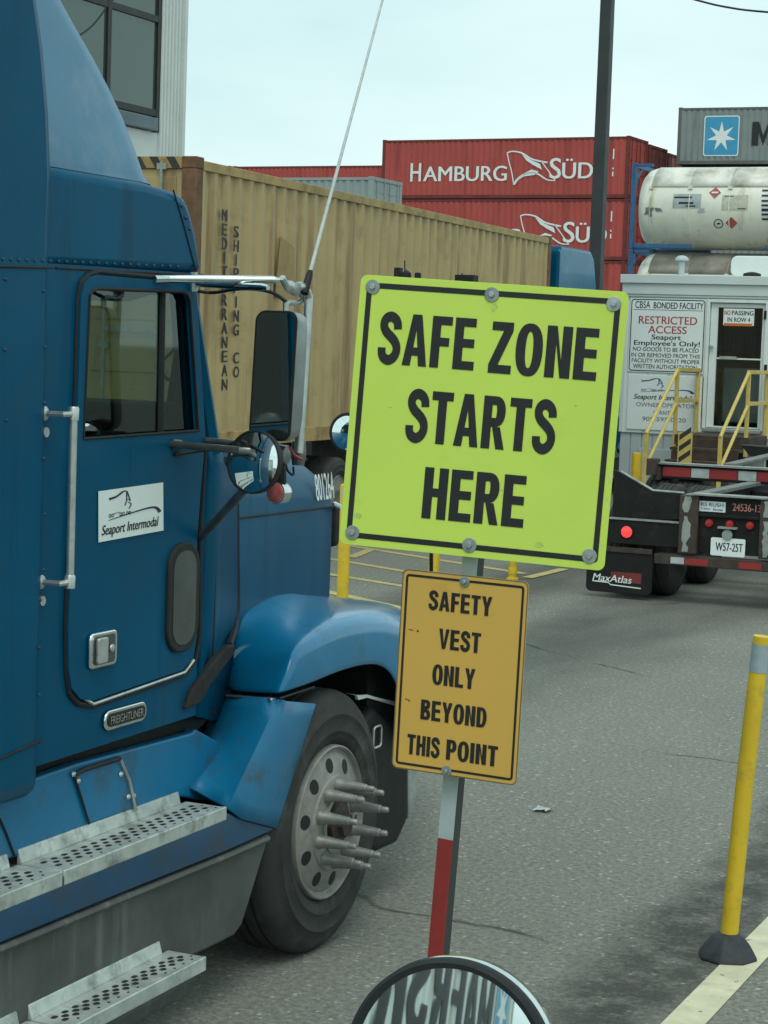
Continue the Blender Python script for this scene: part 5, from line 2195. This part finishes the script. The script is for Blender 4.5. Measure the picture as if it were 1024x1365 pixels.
sgnw = pbr('sign_white', (.76, .81, .79), .5, var=.05, vscale=2)
MAT['sgnw'] = sgnw
MAT['redsign'] = pbr('red_sign_ink', (.42, .035, .035), .5, var=.1)
MAT['greyink'] = pbr('faded_grey_ink', (.14, .16, .16), .6, var=.2)
MAT['orangestrip'] = pbr('orange_strip', (.55, .16, .03), .5, var=.1)
wall_sign('wall_sign', 'restricted access notice with red heading on the office cabin wall', 'sign', (841, 398, 940, 497), True, [
    ('ink', 'CBSA', .065, .865, .20, .095, .008, 0), ('ink', 'BONDED FACILITY', .31, .865, .655, .085, .03, 0), ('ink', '_', .05, .842, .91, .006, 0, 0),
    ('redsign', 'RESTRICTED', .12, .655, .77, .105, .03, 0), ('redsign', 'ACCESS', .25, .53, .51, .10, .03, 0),
    ('ink', 'Seaport', .30, .425, .39, .088, .04, 0), ('ink', "Employee's Only!", .07, .345, .87, .088, .04, 0),
    ('ink', 'NO GOODS TO BE PLACED', .06, .285, .87, .055, .02, 0), ('ink', 'IN OR REMOVED FROM THIS', .04, .205, .91, .055, .02, 0),
    ('ink', 'FACILITY WITHOUT PROPER', .05, .13, .90, .055, .02, 0), ('ink', 'WRITTEN AUTHORIZATION.', .07, .05, .86, .058, .02, 0)], 'sgnw')
ws, pn, (x0, x1, z0, z1) = wall_sign('wall_sign', 'hiring notice with a blue truck drawing, below the restricted access notice', 'sign', (838, 501, 937, 574), False, [
    ('greyink', 'OWNER/OPERATOR', .12, .425, .78, .075, .008, 0), ('greyink', 'WANTED', .35, .29, .32, .07, .01, 0), ('greyink', '905-595-0120', .21, .165, .58, .075, .02, 0)], 'sgnw')
fq = quad(V((x0 + .06, OY - .0225, z1 - .02)), V((x1 - .1, OY - .0225, z1 - .02)), V((x1 - .1, OY - .0225, z0 + (z1 - z0) * .50)), V((x0 + .06, OY - .0225, z0 + (z1 - z0) * .50)), V((0, 0, 0)))
MAT['blueink'] = pbr('blue_ink', (.02, .05, .20), .5, var=.1)
company_mark(fq, pn, 'ink', 'blueink')
wall_sign('door_notice', 'white no passing notice with orange strip taped inside the office door', 'notice', (965, 411.5, 1005.5, 434), False, [
    ('redsign', 'NO', .03, .62, .20, .26, .04, 0), ('ink', 'PASSING', .27, .62, .71, .26, .05, 0), ('ink', 'IN ROW 4', .14, .22, .74, .26, .03, 0), ('orangestrip', '_', .03, -.03, .92, .16, 0, 0)], 'sgnw', y=OY + .015)

# ------------------------------------------------------------------ steps and yellow railings
lx0, lx1 = P(906, 520, y=30.9).x, P(1001, 520, y=30.9).x
lz = dz0 - .06
st = thing('entrance_stairs', 'weathered wooden entrance stairs with yellow pipe railings at the office door', 'stairs', ((lx0 + lx1) / 2, 30.5, 0))
mb = MB()
mb.bb((lx0, 30.72, lz - .16), (lx1 + .06, OY - .14, lz))
n = 5
for k in range(n):
    zk = lz - (k + 1) * lz / (n + 1)
    yk = 30.70 - (k + 1) * .26
    mb.bb((lx0 + .02, yk, zk - .05), (lx1 - .02, yk + .29, zk))
    mb.bb((lx0 + .04, yk + .27, zk - .0), (lx1 - .04, yk + .285, zk + lz / (n + 1) - .055))
mb.bb((lx0 + .05, 30.9, .0), (lx0 + .15, 31.0, lz - .165))
mb.bb((lx1 - .15, 30.9, .0), (lx1 - .05, 31.0, lz - .165))
mb.build('steps', 'wood', st, bevel=.008)
rt = P(905, 490, y=30.75).z
for xx, nm in ((lx0, 0), (lx1, 1)):
    mb = MB()
    r = .028
    for yy in (30.75, 31.95):
        mb.bb((xx - r, yy - r, lz - .3), (xx + r, yy + r, rt))
    mb.bb((xx - r * .9, 30.79, rt - .06), (xx + r * .9, 31.91, rt))
    mb.bb((xx - r * .9, 30.79, (rt + lz) / 2 - .03), (xx + r * .9, 31.91, (rt + lz) / 2 + .03))
    mb.bb((xx - r, 29.25 - r, .02), (xx + r, 29.25 + r, rt - .98))
    mb.tube([(xx, 30.75, rt - .03), (xx, 29.22, rt - 1.0)], .029, 8)
    mb.tube([(xx, 30.75, rt - .55), (xx, 29.25, rt - 1.5)], .027, 8)
    rl_ = mb.build('railing', 'ylwpaint', st, bevel=.004)
q0, q1 = P(905, 576, y=29.6), P(922, 616, y=29.6)
mb = MB()
mb.bb((q0.x, 29.58, q1.z - .1), (q1.x, 29.60, q0.z))
hb = mb.build('hazard_board', 'ylwpaint', st, bevel=.003)
mb = MB()
w = q1.x - q0.x
for k in range(3):
    zc = q1.z - .02 + k * .17
    mb.poly([V((q0.x + .02, 29.577, zc)), V((q1.x - .02, 29.577, zc + .13)), V((q1.x - .02, 29.577, zc + .21)), V((q0.x + .02, 29.577, zc + .08))])
mb.build('hazard_stripe', 'hazard', hb, smooth=False, normals=False)

# ================================================================== CONTAINER CHASSIS TRAILER, SEEN FROM BEHIND
RY = 18.3


def rp(px, py, y=RY):
    return P(px, py, y=y)


xc = rp(972, 700).x
tr = thing('container_trailer', 'empty black container trailer seen from behind, with red and white tape and mud flaps', 'trailer', (xc, RY, 0))


def mir_(x):
    return 2 * xc - x


mb = MB()
for s in (1, -1):
    mb.bb((xc + s * .50 - .06, RY + .2, .72), (xc + s * .50 + .06, RY + 11, .98))
for yy in (19.6, 20.9, 24.0, 27.0):
    mb.bb((xc - .44, yy - .08, .76), (xc + .44, yy + .08, .94))
mb.bb((xc - 1.0, 18.95, .46), (xc + 1.0, 19.07, .58))
mb.bb((xc - 1.0, 20.25, .46), (xc + 1.0, 20.37, .58))
fr = mb.build('frame', 'chassis', tr, bevel=.012)
# rear cross bar
a, b = rp(873, 737.5), rp(873, 751)
L0 = a.x
mb = MB()
mb.bb((L0, RY - .02, b.z), (mir_(L0), RY + .16, a.z))
bar_ = mb.build('bumper_bar', 'rustframe', tr, bevel=.008)
for p0, p1 in ((914, 945), (986, 1016)):
    mb = MB()
    x0, x1 = rp(p0, 744).x, rp(p1, 744).x
    mb.bb((x0, RY - .023, b.z + .015), (x1, RY - .0205, a.z - .02))
    mb.build('red_tape', 'tapered', bar_, smooth=False)
mb = MB()
x0, x1 = rp(895, 744).x, rp(913, 744).x
mb.bb((x0, RY - .023, b.z + .015), (x1, RY - .0205, a.z - .02))
mb.build('white_tape', 'tapewhite', bar_, smooth=False)
# uprights with worn paint
z0, z1 = rp(915, 738).z, rp(915, 660).z
for s in (0, 1):
    xa, xb = rp(906, 700).x, rp(931, 700).x
    if s:
        xa, xb = mir_(xb), mir_(xa)
    mb = MB()
    mb.bb((xa, RY - .03, z0 + .003), (xb, RY + .10, z1))
    up_ = mb.build('upright', 'rustframe', tr, bevel=.008)
    mb = MB()
    wv = (xb - xa)
    xm = xa + wv * .22
    pts = []
    zz = [z0 + .02 + (z1 - z0 - .03) * k / 14 for k in range(15)]
    lf_ = [xm + random.uniform(-.012, .012) for _ in zz]
    rg_ = [xm + wv * .34 + random.uniform(-.025, .02) for _ in zz]
    for k in range(14):
        if k == 9:
            continue
        mb.poly([V((lf_[k], RY - .0315, zz[k])), V((rg_[k], RY - .0315, zz[k])), V((rg_[k + 1], RY - .0315, zz[k + 1])), V((lf_[k + 1], RY - .0315, zz[k + 1]))])
    mb.build('worn_paint', 'worn', up_, smooth=False, normals=False)
# centre panel with plate, lamps, sticker, number
xa, xb = rp(931.5, 700).x, mir_(rp(931.5, 700).x)
pz1 = rp(970, 663).z
mb = MB()
mb.bb((xa, RY + .02, z0 + .02), (xb, RY + .06, pz1))
mb.bb((xa, RY - .01, rp(970, 688).z - .02), (xb, RY + .018, rp(970, 688).z + .01))
cp = mb.build('rear_panel', 'chassis', tr, bevel=.006)
mb = MB()
mb.bb((xa - .06, RY - .05, pz1 + .003), (xb + .06, RY + .12, pz1 + .022))
mb.build('top_flange', 'worn', cp, bevel=.003)
for px, py in ((945.5, 697.5), (973, 699), (1000, 701)):
    q = rp(px, py)
    mb = MB()
    mb.lathe([(.0, .02), (.036, .02), (.038, -.008), (.03, -.02), (.0, -.024)], V((q.x, RY + .0, q.z)), Y, 18)
    mb.build('clearance_lamp', 'redlamp', cp)
A, B = rp(948, 718), rp(993.5, 741)
A, B = V((rp(947.5, 730).x, 0, rp(970, 717.5).z)), V((rp(993.5, 730).x, 0, rp(970, 741.5).z))
mb = MB()
mb.prism(rrect(((A.x + B.x) / 2, RY - .002, (A.z + B.z) / 2), X, Z, B.x - A.x, A.z - B.z, .015, 4), Y * .004)
lp_ = mb.build('licence_plate', 'sgnw', cp)
mb = MB()
w, h = B.x - A.x, A.z - B.z
text(mb, 'W57-25T', (A.x + w * .14, RY - .0035, B.z + h * .28), X, Z, w * .80, h * .46, .03)
mb.build('lettering', 'navy', lp_, smooth=False, normals=False)
mb = MB()
q = rp(970, 713)
mb.lathe([(.0, -.03), (.05, -.025), (.045, .02)], V((q.x, RY + .01, q.z)), Y, 14)
mb.bb((q.x - .09, RY - .03, q.z + .055), (q.x + .09, RY + .02, q.z + .075))
mb.build('plate_lamp', 'worn', cp)
A, B = rp(932.5, 667.5), rp(966.5, 683.5)
mb = MB()
mb.bb((A.x, RY + .012, B.z), (B.x, RY + .0195, A.z))
stk = mb.build('owner_sticker', 'sgnw', cp, smooth=False)
mb = MB()
w, h = B.x - A.x, A.z - B.z
text(mb, 'RS RUSH', (A.x + w * .06, RY + .0105, B.z + h * .52), X, Z, w * .86, h * .34, .02)
mb.build('lettering', 'blueink', stk, smooth=False, normals=False)
mb = MB()
text(mb, 'Trailers', (A.x + w * .06, RY + .0105, B.z + h * .18), X, Z, w * .36, h * .2, .02)
mb.build('lettering', 'blueink', stk, smooth=False, normals=False)
mb = MB()
text(mb, 'Rentals', (A.x + w * .52, RY + .0105, B.z + h * .12), X, Z, w * .40, h * .24, .03, .3)
mb.build('lettering', 'blueink', stk, smooth=False, normals=False)
A, B = rp(976.5, 671), rp(1014, 683.5)
mb = MB()
text(mb, '24536-13', (A.x, RY + .0175, B.z), X, Z, B.x - A.x, A.z - B.z, .04)
mb.build('trailer_number', pbr('salmon_digits', (.55, .20, .17), .5, var=.1), cp, smooth=False, normals=False)
# light bars each side, lamps
for s in (0, 1):
    xa, xb = rp(811, 710).x, rp(905, 710).x
    zt, zb_ = rp(860, 695).z, rp(860, 727).z
    q = rp(836, 709)
    if s:
        xa, xb = mir_(xb), mir_(xa)
        q = V((mir_(q.x), q.y, q.z))
    mb = MB()
    mb.bb((xa, RY, zb_), (xb, RY + .08, zt))
    lb = mb.build('light_bar', 'chassis', tr, bevel=.006)
    mb = MB()
    mb.bb((xa, RY - .015, zt + .002), (xb, RY + .09, zt + .014))
    mb.build('edge', 'worn', lb, smooth=False)
    mb = MB()
    mb.lathe([(.056, .01), (.062, -.004), (.064, -.010), (.056, -.014)], V((q.x, RY, q.z)), Y, 24)
    mb.build('lamp_bezel', 'black', lb)
    mb = MB()
    mb.lathe([(.055, -.005), (.052, -.016), (.03, -.024), (.0, -.027)], V((q.x, RY, q.z)), Y, 24)
    mb.build('tail_lamp', 'taillit', lb)
    # gusset plate rising outboard
    gp = [(812, 694), (814, 627), (823, 630), (866, 655), (908, 658.5), (908, 693)]
    pts = [rp(px, py) for px, py in gp]
    e0, e1, e2 = rp(823, 629), rp(866, 654.5), rp(908, 658)
    if s:
        pts = [V((mir_(p.x), p.y, p.z)) for p in pts]
        e0, e1, e2 = [V((mir_(p.x), p.y, p.z)) for p in (e0, e1, e2)]
    mb = MB()
    mb.prism([p + Y * .10 for p in pts], Y * .04)
    gs_ = mb.build('gusset', 'chassis', tr, bevel=.004)
    mb = MB()
    mb.tube([e0 + Y * .11, e1 + Y * .11, e2 + Y * .11], .014, 6)
    mb.build('gusset_edge', 'worn', gs_)
    # mud flap
    xa, xb = rp(781, 760).x, rp(869, 760).x
    zt, zb_ = rp(830, 731).z, rp(830, 791.5).z
    if s:
        xa, xb = mir_(xb), mir_(xa)
    mb = MB()
    mb.prism(rrect(((xa + xb) / 2, RY + .02, (zt + zb_) / 2), X, Z, xb - xa, zt - zb_, .05, 5), Y * .012)
    fl = mb.build('mud_flap', 'black', tr, bevel=.003)
    mb = MB()
    mb.bb((xa + .01, RY + .005, zt - .04), (xb - .01, RY + .018, zt + .01))
    mb.build('flap_clamp', 'rustframe', fl, bevel=.003)
    w, h = xb - xa, zt - zb_
    mb = MB()
    mb.poly([V((xa + w * .38, RY + .0185, zb_ + h * .27)), V((xa + w * .84, RY + .0185, zb_ + h * .24)), V((xa + w * .84, RY + .0185, zb_ + h * .47)), V((xa + w * .38, RY + .0185, zb_ + h * .47))])
    mb.build('red_field', pbr('dull_red_print', (.16, .022, .02), .6, var=.2), fl, smooth=False, normals=False)
    mb = MB()
    text(mb, 'MaxAtlas', (xa + w * .10, RY + .017, zb_ + h * .245), V((1, 0, -.02)), Z, w * .60, h * .16, .03, .2)
    mb.poly([V((xa + w * .10, RY + .017, zb_ + h * .22)), V((xa + w * .34, RY + .017, zb_ + h * .21)), V((xa + w * .38, RY + .017, zb_ + h * .165)), V((xa + w * .84, RY + .017, zb_ + h * .13)), V((xa + w * .84, RY + .017, zb_ + h * .155)), V((xa + w * .38, RY + .017, zb_ + h * .19)), V((xa + w * .34, RY + .017, zb_ + h * .235)), V((xa + w * .10, RY + .017, zb_ + h * .245))])
    mb.build('lettering', 'white', fl, smooth=False, normals=False)
# wheels: two dual axles
for yy in (18.98, 20.28):
    for s in (1, -1):
        mb = MB()
        for w0 in (0, .33):
            mb.lathe(tyre_profile(.5, .28, .292), V((xc + s * (1.27 - w0), yy, .5)), X * s, 40)
        wv = mb.build('wheel', 'rubber', tr, angle=50)
        mb = MB()
        mb.lathe([(.293, -.02), (.285, .0), (.26, -.08), (.2, -.14), (.15, -.14), (.11, -.02), (.0, -.02)], V((xc + s * 1.27, yy, .5)), X * s, 28)
        mb.build('rim', 'rim', wv)
# forward axle group standing wider, with the taped cross beam above it
ay = 21.45
for px0, px1 in ((868, 906), (907.5, 946)):
    q0, q1 = P(px0, 655, y=ay), P(px1, 655, y=ay)
    mb = MB()
    mb.lathe(tyre_profile(.52, q1.x - q0.x, .292), V((q0.x, ay, .52)), -X, 40)
    wv = mb.build('wheel', 'rubber', tr, angle=50)
q0 = P(866, 671, y=20.2)
mb = MB()
mb.lathe(tyre_profile(.46, .42, .292), V((P(864, 670, y=20.9).x, 20.9, .46)), -X, 40)
mb.build('wheel', 'rubber', tr, angle=50)
a, b = P(868, 618, y=ay - .3), P(868, 634.5, y=ay - .3)
xr = P(1090, 630, y=ay - .3).x
xl = P(871, 625, y=ay - .3).x
mb = MB()
mb.bb((xl, ay - .3, b.z - .02), (xr, ay - .18, a.z))
cb = mb.build('cross_beam', 'chassis', tr, bevel=.01)
mb = MB()
mb.bb((xl + .02, ay - .33, a.z + .002), (xr, ay - .16, a.z + .022))
mb.build('beam_edge', 'worn', cb, smooth=False)
mb = MB()
mb.box(P(871, 622, y=ay - .35), (.10, .2, .18))
mb.tube([P(876, 622, y=ay - .3), P(876, 640, y=ay - .3)], .05, 8)
mb.build('twist_lock', 'rustframe', cb, bevel=.01)
for mt_, spans in (('tapered', ((884, 921), (947, 984), (1010, 1046))), ('tapewhite', ((922, 946), (985, 1009), (1047, 1070)))):
    for p0, p1 in spans:
        mb = MB()
        x0, x1 = P(p0, 626, y=ay - .3).x, P(p1, 626, y=ay - .3).x
        mb.bb((x0, ay - .304, b.z + .01), (x1, ay - .3005, a.z - .025))
        mb.build('red_tape' if mt_ == 'tapered' else 'white_tape', mt_, cb, smooth=False)
# diagonal braces and the gooseneck beam
for p, q, ya, yb2 in (((909, 662), (998, 644), RY + .2, ay - .45), ((964, 620), (1030, 605), ay - .1, 24.0)):
    mb = MB()
    a, b = P(*p, y=ya), P(*q, y=yb2)
    d = b - a
    mb.prism([a - Z * .02, a + Z * .02 , a + V((.13, 0, .02)), a + V((.13, 0, -.02))], d)
    mb.build('brace', 'bracebar', tr, bevel=.006)
mb = MB()
a, b = P(987, 593, y=24.2), P(987, 605, y=24.2)
mb.prism([a, V((a.x + 2.2, a.y, a.z - .06)), V((a.x + 2.2, a.y, b.z - .25)), V((a.x + .12, a.y, b.z - .02))], Y * .3)
mb.bb((a.x + .3, 24.3, .55), (a.x + .42, 24.4, b.z - .05))
mb.build('gooseneck_beam', 'chassis', tr, bevel=.01)
for s in (1, -1):
    mb = MB()
    mb.bb((xc + s * 1.1 - .06, 26.0, .0), (xc + s * 1.1 + .06, 26.12, .72))
    mb.bb((xc + s * 1.1 - .14, 25.92, .0), (xc + s * 1.1 + .14, 26.2, .03))
    mb.build('landing_leg', 'chassis', tr, bevel=.006)

# ================================================================== LAMP POLE, WIRES, BUILDING
b = P(796, 400, y=34)
lp = thing('lamp_pole', 'tall dark square lamp pole rising past the red containers', 'pole', (b.x - .04, 34, 0))
c = V((b.x - .04, 34, 0))
mb = MB()
mb.loft([[c + V((sx * w, sy * w, z)) for sx, sy in ((-1, -1), (1, -1), (1, 1), (-1, 1))] for w, z in ((.115, 0), (.098, 10.5))], True, True)
mb.build('shaft', 'pole', lp, bevel=.012)
mb = MB()
mb.bb(c + V((-.25, -.25, 0)), c + V((.25, .25, .06)))
mb.build('base_plate', 'pole', lp, bevel=.01)
mb = MB()
mb.bb(c + V((-.06, -1.0, 10.5)), c + V((.06, .1, 10.6)))
mb.bb(c + V((-.25, -1.6, 10.45)), c + V((.25, -.95, 10.68)))
mb.build('lamp_head', 'pole', lp, bevel=.03)
mb = MB()
mb.tube(smoothpts([P(860, -20, y=40), P(929, 0, y=40), P(970, 9.5, y=40), P(1024, 16, y=40), P(1200, 28, y=40)], 6), .022, 6)
o = mb.build('overhead_wire', 'wire')
tag(o, 'thin overhead wire crossing the sky beyond the lamp pole', 'wire')

BX = -23.0
bl = thing('terminal_building', 'tall building with dark glazing and a white ribbed corner, behind the tan container', 'building', (BX, 30, 0))
ye0, ye1 = P(212, 80, x=BX).y, P(243, 80, x=BX).y
zsill = P(212, 178, x=BX).z
ztopb = 15.0
ys0 = ye0 - 17
mb = MB()
mb.bb((BX - 14, ys0, 0), (BX - .10, ye1 - .02, ztopb - .05))
mb.build('wall', 'bldwhite', bl, smooth=False)
mb = MB()
n = 7
p = (ye1 - ye0) / n
prof = []
for k in range(n):
    y = ye0 + k * p
    prof += [(y, .0), (y + p * .3, .0), (y + p * .42, .07), (y + p * .86, .07)]
prof.append((ye1, 0))
A = [mb.bm.verts.new((BX + d - .02, y, 0)) for y, d in prof]
B = [mb.bm.verts.new((BX + d - .02, y, ztopb)) for y, d in prof]
for i in range(len(prof) - 1):
    mb.bm.faces.new((A[i], A[i + 1], B[i + 1], B[i]))
mb.build('corner_cladding', 'bldwhite', bl, smooth=False, normals=False)
mb = MB()
mb.bb((BX - .09, ye1 - .08, 0), (BX + .10, ye1 + .04, ztopb))
mb.build('corner_trim', 'bldwhite', bl, smooth=False)
mb = MB()
mb.bb((BX - .095, ys0 + .02, 0), (BX - .0, ye0 - .003, zsill))
mb.build('spandrel', 'bldwhite', bl, smooth=False)
yy = ye0 - .02
ym = P(145, 60, x=BX).y
wmod = yy - ym
zh = [P(205, 24, x=BX).z]
zmid = zh[0]
rows = [(zsill + .42, zmid), (zmid, zmid + 3.2), (zmid + 3.2, ztopb)]
for i in range(4):
    for z0, z1 in rows:
        y1_, y0_ = yy - i * wmod, yy - (i + 1) * wmod
        mb = MB()
        mb.bb((BX - .09, y0_ + .07, z0 + .07), (BX - .03, y1_ - .07, min(z1, ztopb) - .07))
        mb.build('window', 'bldglass', bl, smooth=False)
mb = MB()
for i in range(5):
    mb.bb((BX - .08, yy - i * wmod - .07, zsill + .02), (BX + .02, yy - i * wmod + .07, ztopb))
for i in range(4):
    for z in (rows[0][0], zmid, zmid + 3.2):
        mb.bb((BX - .08, yy - (i + 1) * wmod + .072, z - .07), (BX + .015, yy - i * wmod - .072, z + .07))
mb.build('window_frame', 'mullion', bl, smooth=False)
mb = MB()
mb.bb((BX - .02, ys0 + .1, zsill + .02), (BX + .12, ye0 - .15, zsill + .30))
mb.build('sill', pbr('grey_blue_sill', (.10, .14, .16), .4, .2, var=.2), bl, bevel=.02)
mb = MB()  # wire reflection in the glazing, modelled as a hanging cable
mb.tube(smoothpts([P(100, 50, x=BX + 1.5), P(112, 43, x=BX + 1.5), P(125, 32, x=BX + 1.5), P(139, 14, x=BX + 1.5), P(143, 6, x=BX + 1.5), P(157, -6, x=BX + 1.5)], 5), .018, 6)
o = mb.build('overhead_wire', 'wire')
tag(o, 'drooping black cable before the dark glazing, standing in for a wire reflection', 'wire')

# ================================================================== THE NEAR CONVEX MIRROR AND WHAT IT REFLECTS
mc = EYEP + (P(602, 1424.5, y=2) - EYEP).normalized() * 2.07
nm = thing('convex_mirror', 'round convex mirror with black rim at the bottom edge, reflecting large black letters', 'mirror', (mc.x, mc.y, mc.z - .3))
nn = V((.0683, -.9839, .1651)).normalized()
MR = .1085
mb = MB()
mb.lathe([(MR * .905, .012), (MR * .915, .018), (MR * .96, .019), (MR * .995, .014), (MR * 1.0, .004), (MR * .985, -.002), (MR * .90, .0)], mc, nn, 72)
mb.build('rim', 'seal', nm, angle=50)
mb = MB()
mb.lathe([(MR * .992, .003), (MR * 1.008, -.002), (MR * 1.0, -.018), (MR * .8, -.045), (MR * .3, -.06), (.0, -.062)], mc, nn, 72)
mb.build('housing', 'chrome', nm, angle=40)
RC = 2.519
rr_ = MR * .915
mb = MB()
mb.lathe([(rr_ * k / 24, .012 + math.sqrt(RC * RC - (rr_ * k / 24) ** 2) - math.sqrt(RC * RC - rr_ * rr_)) for k in range(24, -1, -1)], mc, nn, 96)
mb.build('mirror_glass', 'mirror', nm, angle=80)
mb = MB()
mb.tube([mc - nn * .06, mc - nn * .09 - Z * .1, mc - nn * .06 - Z * .42], .011, 10)
mb.tube([mc - nn * .07 - Z * .03, mc + V((.16, .2, -.42))], .008, 8)
mb.tube([mc - nn * .07 - Z * .03, mc + V((-.16, .2, -.42))], .008, 8)
mb.build('bracket', 'alum', nm)
# the container behind the blue truck, standing beside the camera: seen only in the mirrors
rc = container('shipping_container', 'pale container with large black lettering, seen only as the reflection in the near mirror', 12.19, 2.6, 'pale', 'grey', 'grey', None, 0)
star_logo(rc, .85, .45, 1.6, 1.7, tx=2.75, tw=7.2, th=1.30, tz=.42)
place(rc, V((-3.22, -15.3, 1.2)), R_(90))
